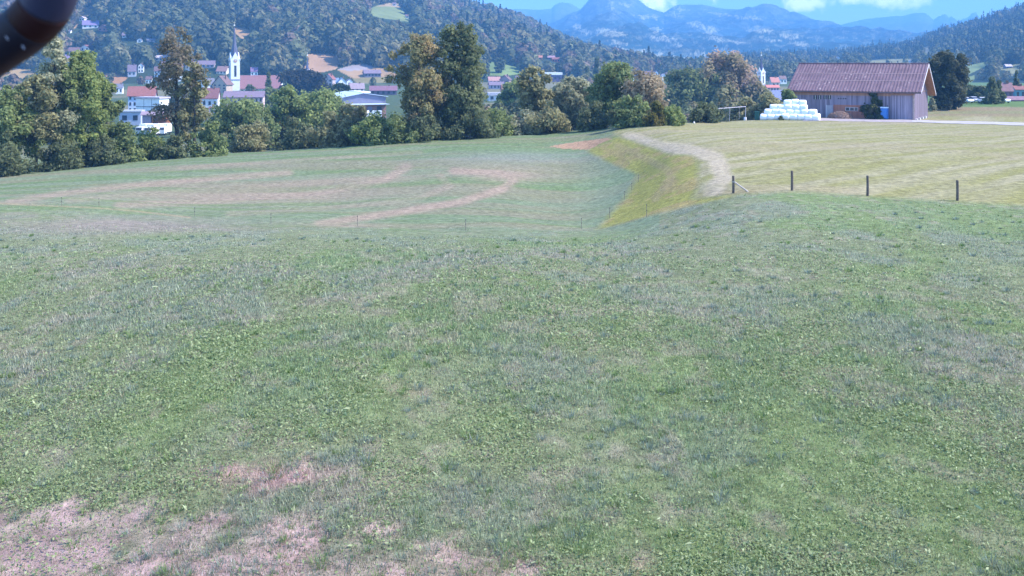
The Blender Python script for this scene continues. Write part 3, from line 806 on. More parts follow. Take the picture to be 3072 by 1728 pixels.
G1 = ((0.147, 0.185, 0.072), (0.298, 0.347, 0.128)); G2 = ((0.167, 0.212, 0.067), (0.346, 0.392, 0.129)); GD = ((0.107, 0.13, 0.066), (0.211, 0.235, 0.109))
OL = ((0.209, 0.208, 0.099), (0.404, 0.371, 0.185)); BR = ((0.256, 0.215, 0.137), (0.522, 0.405, 0.261)); GY = ((0.276, 0.282, 0.17), (0.498, 0.48, 0.303))
PU = ((.036, .020, .030), (.06, .034, .044)); RD = ((.10, .062, .062), (.17, .11, .10)); YE = ((.11, .12, .03), (.22, .17, .035))
TREES = [ # name, label, px, top, base, half width, kind, colours, leaves, density, trunk share
 ("tree", "dark leafy tree filling the far left edge of the tree line", 12, 84, 174, 22, 'round', G1, 6500, 1.2, .12),
 ("tree", "broad olive tree with two bare trunks near the left edge", 36, 76, 172, 22, 'round', OL, 4200, 1.0, .30),
 ("tree", "tall thin grey-green tree just below the dark pipe", 55, 37, 170, 19, 'tall', GY, 3600, .9, .3),
 ("tree", "bright green tree with a dark trunk, right of the two bare trunks", 84, 52, 167, 22, 'tall', G2, 7800, 1.3, .12),
 ("tree", "medium green tree between the two bare trunks and the bright green tree", 66, 56, 169, 17, 'tall', G1, 4200, 1.0, .15),
 ("tree", "dull green tree between the bright green tree and the white hall", 106, 82, 164, 14, 'tall', G1, 3600, 1.0, .15),
 ("tree", "tall sparse tree with brownish twigs in front of the white hall", 177, 26, 158, 24, 'tall', ((.16, .15, .08), (.27, .215, .16)), 2100, .8, .22),
 ("tree", "slim green tree standing close against the tall sparse tree", 194, 62, 157, 14, 'tall', OL, 2600, .9, .2),
 ("tree", "wide rounded green tree below the church tower", 237, 98, 152, 28, 'round', G1, 7000, 1.3, .06),
 ("tree", "yellow-green tree right of the church nave", 286, 86, 150, 19, 'round', G2, 5200, 1.1, .1),
 ("tree", "large spreading green tree below the small dark spire", 316, 91, 148, 33, 'round', G2, 8500, 1.5, .08),
 ("tree", "loose olive tree in front of the grey hall", 350, 104, 146, 18, 'round', OL, 3200, .9, .1),
 ("tree", "autumn tinged tree standing left of the tallest tree", 419, 34, 141, 27, 'tall', ((0.156, 0.161, 0.073), (0.307, 0.278, 0.124), (0.431, 0.299, 0.16)), 7000, 1.3, .14),
 ("tree", "tallest dark green tree of the row, in the middle of the line", 460, 22, 139, 24, 'tall', ((0.114, 0.138, 0.061), (0.236, 0.257, 0.116)), 9500, 1.6, .06),
 ("tree", "small green tree with rounded top right of the tallest tree", 515, 80, 134, 17, 'round', G2, 4800, 1.1, .1),
 ("tree", "thin olive tree left of the dark conifers", 536, 67, 134, 16, 'round', OL, 3400, 1.1, .2),
 ("tree", "pale grey-green willow beside the big green tree", 573, 77, 131, 22, 'round', GY, 6200, 1.2, .06),
 ("tree", "big full green tree right of the willow", 616, 62, 128, 21, 'round', G1, 8500, 1.5, .06),
 ("tree", "brown half bare tree left of the roofs in the valley", 645, 70, 127, 20, 'round', BR, 2400, .8, .25),
 ("tree", "full green tree left of the football goal", 692, 69, 123, 24, 'round', ((0.133, 0.162, 0.067), (0.28, 0.313, 0.117)), 8000, 1.4, .06),
 ("tree", "pinkish brown tree with forked trunk behind the football goal", 728, 52, 119, 28, 'round', ((0.21, 0.193, 0.096), (0.372, 0.295, 0.174), (0.549, 0.367, 0.32)), 6400, 1.2, .2),
 ("tree", "greenish side tree leaning on the pinkish brown tree", 752, 78, 118, 14, 'round', OL, 2800, 1.0, .1),
]
BUSHES = [
 ("leafy bush under the white trucks at the left", 122, 126, 163, 15, G1), ("bright bush left of the tall sparse tree", 150, 132, 160, 17, G2), ("small dark bush at the foot of the tall sparse tree", 170, 140, 159, 12, GD),
 ("bush at the left edge beside the two bare trunks", 5, 138, 176, 16, GD), ("dark bush between the two bare trunks and the bright green tree", 60, 140, 170, 14, GD), ("dark shrub under the bright green tree", 98, 138, 166, 14, GD),
 ("low green shrub left of the wide rounded tree", 208, 128, 156, 13, G1), ("grey-green shrub at the front of the wide rounded tree", 252, 126, 152, 16, OL), ("yellow topped bush right of the wide rounded tree", 279, 120, 150, 15, ((.07, .085, .03), (.16, .15, .045))),
 ("dense shrub at the foot of the spreading tree", 300, 124, 149, 15, GD), ("leafy shrub in front of the grey hall canopy", 335, 122, 147, 16, OL), ("green bush right of the parked trucks", 376, 117, 144, 19, G2), ("round bush left of the autumn tinged tree", 397, 118, 143, 15, G1),
 ("dark bush at the foot of the autumn tinged tree", 428, 118, 141, 17, GD), ("dark bush at the foot of the tallest tree", 470, 112, 139, 18, GD), ("low green bush right of the tallest tree", 496, 112, 136, 15, G1), ("hedge bush under the small rounded tree", 526, 116, 134, 15, GY), ("grey bush left of the willow", 550, 108, 133, 15, OL),
 ("dark bush between the willow and the big green tree", 594, 106, 130, 13, GD), ("green bush right of the big green tree", 632, 102, 127, 13, G1), ("small bush with yellow and orange leaves", 655, 106, 126, 8, YE), ("low bush right of the yellow bush", 670, 111, 125, 12, G2), ("low dark bush left of the football goal", 706, 108, 123, 12, GD),
 ("brown-green hedge bush behind the left end of the bales", 770, 96, 119, 13, OL), ("shrub at the left corner of the barn", 787, 94, 117.5, 9, G1), ("low shrub between the goal and the green bin", 745, 104, 120, 11, OL),
]
def build_trees():
    for (nm, lb, px, t, b, hw, kd, cl, nl, dn, tf) in TREES:
        q = ground_hit(px, b - .5, 95)
        if 500 < px < 700:      # rooted a little beyond the field edge, on the bank of the stream
            q = Vector((q.x * (q.y + 10) / q.y, q.y + 10, 0)); q.z = gz(q.x, q.y)
        make_tree(nm, lb, "tree", px, t, b - .5, hw * 1.13, None, kd, cl, int(nl * 2.0), .30, dn, tf, 95, "trees along the field edge", pos=q)
    for (lb, px, t, b, hw, cl) in BUSHES:
        make_tree("bush", lb, "bush", px, t - 5, b, hw * 1.5, None, 'bush', cl, 4600, .27, 1.3, .0, 95, "bushes along the field edge")
    # nearer the barn and to its right
    make_tree("bush", "tall leafy bush growing against the barn wall beside the blue toilet", "bush", 873.5, 91, 118.9, 13, None, 'bush', ((.055, .07, .025), (.11, .12, .04), (.15, .115, .06)), 3400, .24, 1.0, 0, 150)
    make_tree("tree", "large round dark tree right of the barn", "tree", 948, 52, 104, 18, 232, 'round', ((0.056, 0.07, 0.036), (0.129, 0.129, 0.067)), 14000, .30, 2.2, .04)
    for (lb, px, t, b, hw, Yd, cl) in (("pale shrub right beside the barn gable", 932, 96, 108, 4, 226, GY), ("green shrub left under the large round tree", 938, 95, 107, 6, 236, G1), ("green shrub right under the large round tree", 948, 93.5, 105, 6.5, 240, G1), ("small shrub behind the first parked car", 959, 94, 104, 5, 262, GD)):
        make_tree("bush", lb, "bush", px, t, b, hw, Yd, 'bush', cl, 1500, .26, .8, 0)
    for (lb, px, t, hw, Yd) in (("dark tree behind the first white parked car", 970, 85.5, 9, 275), ("dark tree left of the tall conifer on the right", 983, 86, 9, 272)):
        make_tree("tree", lb, "tree", px, t, 103, hw, Yd, 'round', GD, 3600, .27, 1.1, .05)
    make_tree("conifer", "tall dark conifer in front of the parked cars", "conifer", 992, 76.5, 105, 9.5, 252, 'cone', GD, 4200, .26, 1.3, .02)
    make_tree("conifer", "slightly shorter conifer touching the tall one on its right", "conifer", 999, 80, 105, 7.5, 255, 'cone', GD, 2800, .26, 1.1, .02)
    make_tree("poplar", "slim dark poplar in front of the houses at the right edge", "tree", 1016.6, 70, 92, 2.6, 330, 'column', GD, 1500, .22, .9, .03)
    # distinct trees among the village
    for (nm, lb, cat, px, t, b, hw, kd, cl, nl, where) in (
      ("tree", "purple leaved tree on the hillside, the wider one", "tree", 99.5, 39.5, 51, 8, 'round', PU, 1500, 'hill'), ("tree", "purple leaved tree on the hillside, the narrower one", "tree", 111.5, 41, 53, 4.5, 'round', PU, 1000, 'hill'),
      ("tree", "purple tree above the nave roof of the church", "tree", 284, 57, 71, 6.5, 'round', PU, 1200, 'hill'), ("tree", "dark round tree in the village below the tan field", "tree", 303, 70, 96, 22, 'round', ((.032, .036, .026), (.075, .068, .045)), 6000, 'v'),
      ("tree", "low bushy green tree behind the grey hall", "tree", 341, 84, 103, 10, 'round', ((.03, .045, .02), (.10, .13, .04)), 2600, 'v'),
      ("conifer", "slim conifer in front of the church nave", "conifer", 268.5, 71, 106, 5.5, 'cone', GD, 2200, 'v'), ("tree", "light green tree before the nave, at the foot of the slim conifer", "tree", 270, 88, 108, 7, 'round', G1, 1800, 'v'),
      ("tree", "small tree before the nave roof, left of the slim conifer", "tree", 250, 85, 97, 5, 'round', GD, 1000, 'v'),
      ("conifer", "dark conifer cluster above the orange field", "conifer", 116, 50, 74, 7, 'cone', GD, 1800, 'hill'), ("conifer", "second dark conifer above the orange field, further right", "conifer", 125, 52, 75, 7, 'cone', GD, 1800, 'hill'),
      ("conifer", "dark spruce standing behind the willow", "conifer", 597, 57, 88, 7, 'cone', GD, 2000, 'v'), ("conifer", "smaller spruce left of the dark spruce behind the willow", "conifer", 587, 66, 90, 7, 'cone', GD, 1800, 'v'), ("conifer", "dark narrow conifer right of the small rounded tree", "conifer", 543, 82, 108, 6, 'cone', GD, 1600, 'v'),
      ("tree", "reddish tree among the trees right of the tallest tree", "tree", 531, 95, 112, 8, 'round', RD, 1600, 'v'), ("tree", "single tree standing in front of the green meadow in the middle", "tree", 500, 58, 73, 5.5, 'round', GD, 1400, 'hill'),
      ("tree", "brown tree with pale trunk beside the roofs of the far houses", "tree", 662, 84, 104, 9, 'round', BR, 1600, 'v'),
      ("tree", "dark round tree at the left of the tan field with the chalet", "tree", 403, 68, 88, 8, 'round', GD, 1800, 'hill')):
        p = L1.hit(px, b)[0] if where == 'hill' else ground_hit(px, b, 260)
        make_tree(nm, lb, cat, px, t, b, hw, None, kd, cl, nl, .30 * (.75 if where == 'hill' else 1.0), 1.0, .06, pos=p)

# ------------------------------------------------------------------ houses
WHT = (.78, .78, .78); CRM = (.62, .55, .47); PNK = (.60, .44, .42); GRYW = (.42, .42, .46); BRNW = (.20, .12, .09); LIL = (.38, .34, .42); ORW = (.48, .20, .11); TEAL = (.14, .27, .32); BLUW = (.45, .52, .66)
RED = (.21, .078, .07); BRN = (.14, .08, .078); PUR = (.165, .12, .16); SLT = (.13, .13, .17); LGT = (.42, .36, .40); ORR = (.42, .17, .10); BLU = (.16, .22, .38)
def house(label, px, w, yt, ye, yb, wall, roof, face='side', where='v', rz=12, nx=2, ny=1, name="house", cat="house", depth=.75, chim=True, Y=None, flat=False, group=None, winm=None):
    pos = (L1.hit(px, yb)[0] if where == 'hill' else L2.hit(px, yb)[0] if where == 'hill2' else ground_hit(px, yb, 215)) if Y is None else unproj(px, yb, Y)
    s = pos.y / F
    W = w * s / max(math.cos(R(rz)), .7) * .93; hw = max((yb - ye) * s, 1.2); rr = max((ye - yt) * s, .6); D = max(W * depth, 5)
    pos = pos + Vector((0, D * .5, 0))
    root = thing(name, label, cat, pos, R(rz), group)
    KEEP_CLEAR.append((px - w / 2, px + w / 2, yt, yb))
    x0, x1, y0, y1 = -W / 2, W / 2, -D / 2, D / 2
    m = MB()
    if flat:
        m.box(x0, x1, y0, y1, -2.5, hw).build("wall", wallm(wall), root)
        r_ = MB().box(x0 - .4, x1 + .4, y0 - .5, y1 + .4, hw + .003, hw + rr).build("roof", roofm(roof), root)
    elif face == 'side':
        m.prism([(y0, -2.5), (y1, -2.5), (y1, hw), (0, hw + rr * .96), (y0, hw)], 'x', x0, x1).build("wall", wallm(wall), root)
        oh = min(.6, W * .06); th = .22; sl = rr / (D / 2)
        r_ = MB().prism([(y0 - oh, hw - oh * sl), (0, hw + rr), (y1 + oh, hw - oh * sl), (y1 + oh, hw - oh * sl + th), (0, hw + rr + th), (y0 - oh, hw - oh * sl + th)], 'x', x0 - oh, x1 + oh).build("roof", roofm(roof), root)
    else:
        m.prism([(x0, -2.5), (x1, -2.5), (x1, hw), (0, hw + rr * .96), (x0, hw)], 'y', y0, y1).build("wall", wallm(wall), root)
        oh = min(.7, W * .07); th = .22; sl = rr / (W / 2)
        r_ = MB().prism([(x0 - oh, hw - oh * sl), (0, hw + rr), (x1 + oh, hw - oh * sl), (x1 + oh, hw - oh * sl + th), (0, hw + rr + th), (x0 - oh, hw - oh * sl + th)], 'y', y0 - oh, y1 + oh).build("roof", roofm(roof), root)
    if chim and not flat:
        cxx = W * .22; MB().box(cxx - .35, cxx + .35, -.35, .35, hw + rr * .4, hw + rr + .9).build("chimney", wallm(BRNW), r_)
    wm = winm or M_glass
    for j in range(ny):
        for i in range(nx):
            cx = x0 + W * (i + .5) / nx; cz = hw * (j + .55) / ny
            a = min(W / nx * .22, .9); b = min(hw / ny * .28, .9)
            wdw = MB().box(cx - a, cx + a, y0 - .08, y0 + .1, cz - b, cz + b).build("window", wm, root)
    return root

def build_village():
    hs = [ # label, px, width, ridge, eave, base, wall, roof, face, where, rz, nx, ny
     ("pair of small white gabled house fronts highest on the left hill", 82, 6, 16.5, 18.5, 21, WHT, LGT, 'gable', 'hill', -10, 2, 1),
     ("white house with violet roof and bright gables high on the left hill", 88.5, 15, 20.5, 25, 28.5, WHT, (.17, .13, .26), 'side', 'hill', 18, 3, 1),
     ("red-brown chalet with wide eaves right of the violet roofed house", 103, 10, 25, 28, 31.5, (.36, .16, .13), BRN, 'gable', 'hill', -14, 2, 1),
     ("tiny white house beside the pipe on the left hill", 68.5, 4, 30, 31.5, 33.5, WHT, SLT, 'side', 'hill', 0, 2, 1),
     ("house with lilac roof and white front below the hill wood", 125, 7, 33, 35.5, 38, WHT, PUR, 'side', 'hill', 10, 2, 1),
     ("small white house with dark roof half hidden in hill trees", 139, 5, 38.5, 40, 42.5, WHT, SLT, 'gable', 'hill', 10, 1, 1),
     ("low grey roofed house right of the small white hill house", 151, 10, 38, 40.2, 42, LIL, SLT, 'side', 'hill', 14, 3, 1),
     ("white house with red side roof above the two purple trees", 86, 11, 45, 47.5, 51, WHT, RED, 'gable', 'hill', -20, 2, 1),
     ("brown roofed chalet left of the red side roofed house", 73, 10, 47.5, 51, 54, CRM, BRN, 'side', 'hill', 14, 3, 1),
     ("dark violet roofed chalet just above the leafy trees at left", 65, 7, 55, 58.5, 62, LIL, (.12, .09, .17), 'gable', 'hill', -10, 2, 1),
     ("pink chalet row at the lower edge of the pipe", 48, 9, 52, 54, 58, PNK, BRN, 'side', 'hill', 10, 3, 1),
     ("long pale roofed house behind the tall sparse tree", 160, 12, 55.5, 57.8, 61, CRM, LGT, 'side', 'hill', 10, 3, 1),
     ("white house with lilac roof beside the dark conifers", 133.5, 6, 60, 63, 67, WHT, PUR, 'side', 'hill', 10, 2, 1),
     ("narrow white house with tall front right of the dark conifers", 140, 5.5, 63.5, 66, 73, WHT, BRN, 'gable', 'hill', 15, 2, 2),
     ("grey roofed house below the narrow white house", 131, 8, 65, 71, 77, GRYW, PUR, 'side', 'hill', 15, 2, 1),
     ("large white apartment house behind the tall sparse tree", 170, 20, 62, 67, 82, WHT, BRN, 'side', 'hill', 18, 5, 3),
     ("long violet roofed house left of the church spire", 205, 17, 61, 64.8, 68, LIL, PUR, 'side', 'hill', 8, 4, 1),
     ("house with broad brownish pink roof left of the church tower", 222, 11, 66.5, 71, 74.5, CRM, (.27, .15, .13), 'side', 'hill', -12, 3, 1),
     ("big beige gabled house with dark eaves touching the church tower", 221, 16, 76, 84, 93, (.46, .36, .29), BRN, 'gable', 'v', -16, 3, 3),
     ("small slate roofed house with bright white gable left of the church", 206.5, 11, 78.5, 84, 90, WHT, SLT, 'side', 'v', 28, 2, 1),
     ("house with red hip roof and dormers over a white wall", 209, 17, 88.5, 97.5, 110, WHT, (.20, .085, .085), 'side', 'v', 6, 3, 1),
     ("small mauve gabled house with round window below the red dormer house", 208.5, 12, 107, 113, 125, LIL, ORR, 'gable', 'v', 20, 1, 1),
     ("long pink building with row of small windows below the church", 241, 40, 92, 97.2, 112, PNK, PUR, 'side', 'v', 10, 9, 2),
     ("small red roofed house above the nave of the church", 243, 5, 69.5, 73, 77, ORW, RED, 'gable', 'v', 10, 1, 1),
     ("white gabled house right of the small red roofed house", 247.5, 5, 70, 72.5, 78, WHT, PUR, 'gable', 'v', 18, 1, 1),
     ("white house with violet roof above the church nave", 253.5, 7, 67.5, 71.5, 76.5, WHT, (.17, .10, .19), 'side', 'hill', 14, 2, 1),
     ("low brown roofed house behind the church ridge", 262, 10, 72, 75, 79, CRM, BRN, 'side', 'v', 8, 3, 1),
     ("tiny white house behind the right end of the church ridge", 269.5, 4, 71.5, 73.5, 78, WHT, SLT, 'gable', 'v', 20, 1, 1),
     ("tall house with red hip roof right of the dark round tree", 329, 10, 74, 79, 90, (.45, .36, .38), RED, 'gable', 'v', -15, 2, 3),
     ("blue roofed house with bright white gable behind the grey hall", 341, 8, 77.8, 82, 87, WHT, BLU, 'gable', 'v', 22, 1, 1),
     ("low house with blue roof left of the bright white gable", 335, 6, 78, 82, 86, BLUW, BLU, 'side', 'v', 15, 2, 1),
     ("white house with two small gables right of the blue roofs", 348.5, 6, 79, 81.5, 86.5, WHT, PUR, 'gable', 'v', 20, 1, 1),
     ("lilac roofed house with white front behind the grey hall", 356, 14, 83.5, 88.5, 93.5, (.74, .66, .58), (.25, .19, .22), 'side', 'v', 16, 3, 1),
     ("dark timber chalet standing on the tan field", 371, 17, 70, 73.3, 77.3, (.17, .15, .20), PUR, 'side', 'hill', 16, 5, 1),
     ("long dark red roof between the tan field and the grey hall", 382, 28, 86.3, 90.5, 95, PUR, (.17, .08, .11), 'side', 'v', 8, 5, 1),
     ("white and orange house in front of the green meadow", 501.5, 15, 71.5, 73, 77.5, WHT, ORR, 'side', 'v', 10, 4, 1),
     ("small red roof left of the pinkish house", 485, 5, 75.5, 77, 80, CRM, RED, 'side', 'v', 0, 2, 1),
     ("pinkish house with wide roof below the white and orange house", 494, 12, 77, 80.5, 84, PNK, (.36, .19, .17), 'side', 'v', 10, 3, 1),
     ("brown gabled house right of the pinkish house", 505.5, 10, 75, 79.5, 85, (.30, .22, .24), BRN, 'gable', 'v', -18, 2, 1),
     ("long violet roofed house below the pinkish house", 496, 15, 82, 85, 89, LIL, PUR, 'side', 'v', 8, 4, 1),
     ("red house with white chimney below the brown gabled house", 505, 8, 85, 89, 94, ORW, RED, 'side', 'v', 14, 2, 1),
     ("pink roofed house left of the modern dark hall", 532.5, 10, 68.5, 73.5, 78, CRM, (.35, .20, .22), 'gable', 'v', -16, 2, 1),
     ("flat brown house touching the modern dark hall", 541, 7, 69.5, 72, 78, (.33, .25, .25), (.36, .27, .28), 'side', 'v', 0, 2, 1),
     ("bright red long house in the wood above the modern hall", 556, 8, 57.5, 59.3, 62.2, (.60, .14, .09), RED, 'side', 'hill', 0, 3, 1),
     ("small orange roofed house left of the bright red house", 540, 5, 55.5, 57.5, 59.5, ORW, ORR, 'side', 'hill', 0, 1, 1),
     ("brown roof behind the bright red house", 551, 8, 55.8, 57.5, 60, BRNW, (.27, .16, .18), 'side', 'hill', 5, 2, 1),
     ("long brown roofs above the half bare brown tree", 644, 17, 71.3, 74.2, 79, LIL, BRN, 'side', 'v', 5, 5, 1),
     ("narrow white house at the end of the long brown roofs", 656, 3.5, 71, 72.5, 79, WHT, PUR, 'gable', 'v', 10, 1, 2),
     ("white round ended house left of the dark flat roofed house", 664, 5, 74, 75.5, 80, WHT, LGT, 'gable', 'v', 10, 1, 1),
     ("dark violet house right of the white round ended house", 670.5, 9, 72.5, 75, 80, (.16, .12, .19), PUR, 'side', 'v', 8, 3, 1),
     ("orange and white house in a gap of the trees", 658, 6, 85.5, 87, 91, (.72, .45, .33), ORR, 'side', 'v', 10, 2, 1),
     ("white low house in front of the small far church", 761.5, 7, 85, 87, 91, WHT, SLT, 'side', 'v', 0, 2, 1),
     ("red roofed house right of the far church tower", 775, 9, 77.5, 82, 88, CRM, (.40, .15, .12), 'side', 'v', 12, 2, 1),
     ("row house with orange red roof behind the blue-grey hall", 773, 13, 85.3, 87.5, 92, PNK, (.46, .15, .12), 'side', 'v', 5, 4, 1),
     ("white two storey house behind the left branch of the tall sparse tree", 158, 9, 67, 71, 78, WHT, BRN, 'side', 'hill', 12, 3, 2),
     ("pale house with lilac gable right of the tall sparse tree top", 190, 9, 60, 66, 73, CRM, PUR, 'gable', 'hill', -16, 2, 2),
     ("small white house in the garden trees above the red hip roof", 148, 6, 78, 81, 86, WHT, BRN, 'side', 'hill', 10, 2, 1),
     ("white house with slate roof left of the apartment block", 118, 7, 84, 88, 94, WHT, SLT, 'side', 'v', 14, 2, 1),
     ("white house gleaming through the left trees below the orange field", 52, 13, 88, 92, 99, WHT, LGT, 'side', 'v', 8, 3, 1),
     ("red roofed farmhouse beside the green clearing near the hill top", 408, 6, 14.5, 16, 18.5, WHT, BRN, 'side', 'hill', 10, 2, 1),
     ("white farm building on the ridge meadow at the hill top", 394, 4, 2.5, 4, 6, WHT, PUR, 'side', 'hill', 5, 1, 1),
     ("white house with brown roof right of the church gable", 291, 9, 74, 78, 84, WHT, BRN, 'gable', 'v', 16, 2, 1),
     ("pale house half hidden behind the autumn tinged tree", 424, 12, 70, 74, 80, WHT, RED, 'side', 'v', 10, 3, 1),
     ("white house between the two tallest trees", 441, 7, 84, 88, 95, WHT, BRN, 'gable', 'v', 14, 2, 1),
     ("row of pale houses in front of the dark wood right of the meadow", 520, 9, 76, 79, 84, CRM, PUR, 'side', 'v', 6, 3, 1),
     ("white house with brown roof left of the modern dark hall", 528, 7, 80, 83, 88, WHT, BRN, 'side', 'v', 12, 2, 1),
     ("white house with red roof in the valley left of the long brown roofs", 629, 9, 73, 76, 81, WHT, RED, 'side', 'v', 12, 3, 1),
     ("brown roofed white house right of the dark violet house", 680, 8, 74, 77, 82, WHT, BRN, 'side', 'v', 8, 2, 1),
     ("small red roofed house left of the small far church", 754, 5, 78, 81, 86, WHT, RED, 'gable', 'v', 12, 1, 1),
     ("white house behind the red roofed house near the far church", 783, 7, 76, 79, 84, WHT, BRN, 'side', 'v', 12, 2, 1),
     ("white chalet on the meadow of the right ridge", 968, 4, 62.5, 63.8, 66, WHT, SLT, 'side', 'hill2', 0, 2, 1),
     ("low barn on the upper meadow at the right edge", 1009, 7, 64.5, 66.5, 68.3, (.16, .14, .2), LGT, 'side', 'hill2', 5, 2, 1),
     ("tiny white house above the barn ridge", 911.5, 3, 60, 61, 62.6, WHT, LGT, 'gable', 'hill2', 0, 1, 1),
     ("small white house at the foot of the dark ridge above the barn", 838, 3, 56.5, 57.3, 59, WHT, BRN, 'gable', 'hill2', 0, 1, 1),
    ]
    for (lb, px, w, yt, ye, yb, wc, rc, fc, wh, rz, nx, ny) in hs:
        house(lb, px, w, yt, ye, yb, wc, rc, fc, wh, rz, nx, ny)
    # right-hand houses beyond the parked cars
    house("house with brown hip roof and white lower storey at the right edge", 1008, 14, 83.5, 91.3, 100, (.20, .12, .17), (.19, .095, .10), 'side', 'v', -14, 3, 1, Y=300)
    house("teal house with red roof cut by the right edge", 1022, 10, 86.5, 90, 100, TEAL, RED, 'side', 'v', -10, 2, 1, Y=325)
    house("long low shed with red-brown roof at the right edge", 1020, 26, 97.3, 100.3, 105, (.13, .10, .16), (.19, .10, .125), 'side', 'v', -4, 4, 1, Y=272, name="shed", cat="shed", chim=False, depth=.35)
    house("small house in the shade behind the round tree right of the barn", 955, 5, 91, 95, 102.5, (.42, .28, .25), BRN, 'gable', 'v', 10, 1, 1, Y=268)
    # larger blocks
    house("apartment block with red hip roof and blue-shaded front left of the white hall", 139, 26, 87, 95.3, 113, BLUW, RED, 'side', 'v', 14, 6, 3, name="apartment_block", cat="building")  # the front's blue shade is painted in as wall colour
    h = house("white flat hall with dark grid lines in front of the apartment block", 150, 29, 97.2, 98.6, 118, WHT, LGT, 'side', 'v', -20, 0, 0, flat=True, name="white_hall", cat="building", depth=.5, Y=385)
    s = 385 / F; W = 29 * s / math.cos(R(20)) * .93; D = max(W * .5, 5); hh = 19.4 * s
    for (x0, x1, z0, z1) in ((-W / 2, W / 2, hh * .56, hh * .60), (-W * .17, -W * .155, .5, hh - .3), (W * .16, W * .175, .5, hh - .3)):
        MB().box(x0, x1, -D / 2 - .06, -D / 2 + .1, z0, z1).build("joint", pmat("grey_joint", (.2, .19, .2)), h)
    house("white low building with two dark windows under the apartment block", 129, 22, 110.5, 112, 125, (.40, .43, .53), GRYW, 'side', 'v', 8, 2, 1, flat=True, name="workshop", cat="building", depth=.5, Y=365)  # white building, its dim bluish shade put into the wall colour
    # open orange carport
    p = ground_hit(153, 129.5, 215); s = p.y / F
    root = thing("timber_hall", "orange timber hall with an open front below the white hall", "building", p + Vector((0, 3, 0)), R(16)); W = 25 * s; H = 17 * s
    om = pmat("orange_timber", (.50, .19, .09), .8, .25, 2.0); lm = pmat("lilac_boards", (.36, .29, .36), .85, .2, 3.0)
    MB().box(-W / 2, -W * .18, -3, 7, -1, H * .86).build("wall", lm, root)
    MB().box(-W * .178, W / 2, 2.2, 7, -1, H * .84).build("back_wall", om, root)
    MB().box(-W * .178, W / 2, -2.4, 2.1, H * .60, H * .62).build("loft", om, root)
    for k in (-.12, .12, .46): MB().box(W * k - .15, W * k + .15, -2.9, -2.6, -1, H * .8).build("post", om, root)
    MB().prism([(-4, H * .84), (1.5, H), (8, H * .84), (8, H * .88), (1.5, H + .25), (-4, H * .88)], 'x', -W / 2 - .6, W / 2 + .6).build("roof", roofm((.24, .17, .20)), root)
    KEEP_CLEAR.append((139, 167, 110, 129))
    # grey hall with pale roof
    p = ground_hit(363, 118, 215); Y = p.y; s = Y / F
    root = thing("industrial_hall", "large grey hall with pale metal roof and long front canopy", "building", p, R(26))
    gm = pmat("grey_cladding", (.17, .17, .24), .7, .12, .5); pr = pmat("pale_metal_roof", (.52, .60, .70), .45, .1, .3, 0, .2)
    w2 = 24 * s; Hh = 21 * s; Lh = 62 * s
    prof = [(-w2, -1), (w2, -1), (w2, Hh), (0, Hh + 3.6 * s), (-w2, Hh - .4 * s)]
    MB().prism(prof, 'y', 0, Lh).build("wall", gm, root)
    MB().prism([(-w2 - .8, Hh - 1.0 * s), (0, Hh + 3.7 * s), (w2 + .8, Hh - .2 * s), (w2 + .8, Hh + .2 * s), (0, Hh + 4.3 * s), (-w2 - .8, Hh - .4 * s)], 'y', -.8, Lh + 1).build("roof", pr, root)
    MB().box(-w2 - 3, w2 * .85, -9, -.05, 14.0 * s, 14.5 * s).build("canopy", pr, root)
    MB().box(-w2 * .9, w2 * .8, -6, -.05, -1, 13.9 * s).build("lower_wall", pmat("brown_boards", (.26, .15, .13), .85, .2, 2), root)
    for k in range(4): MB().box(-w2 * .8 + k * w2 * .4, -w2 * .8 + k * w2 * .4 + w2 * .2, -6.1, -6.0, 1.5, 12 * s).build("gate", M_glass if k % 2 else gm, root)
    MB().box(w2 * .1, w2 * .5, Lh * .2, Lh * .9, Hh + 3.6 * s, Hh + 4.9 * s).build("skylight", M_white, root)
    KEEP_CLEAR.append((338, 415, 88, 119))
    house("flat pale building in a gap right of the tallest tree", 494.5, 14, 92.5, 95.5, 101, (.7, .66, .66), (.55, .5, .55), 'side', 'v', 8, 2, 1, flat=True, name="flat_building", cat="building")
    h = house("modern dark hall with shining white roof among the trees", 552, 19, 72.5, 75, 82, (.10, .08, .15), (.8, .82, .85), 'side', 'v', 10, 4, 1, flat=True, name="modern_hall", cat="building")
    h = house("long hall with plain blue-grey roof left of the barn", 776, 36, 91, 99.5, 104, (.22, .22, .3), (.13, .15, .27), 'side', 'v', 6, 4, 1, name="grey_roofed_hall", cat="building", chim=False, depth=.9)

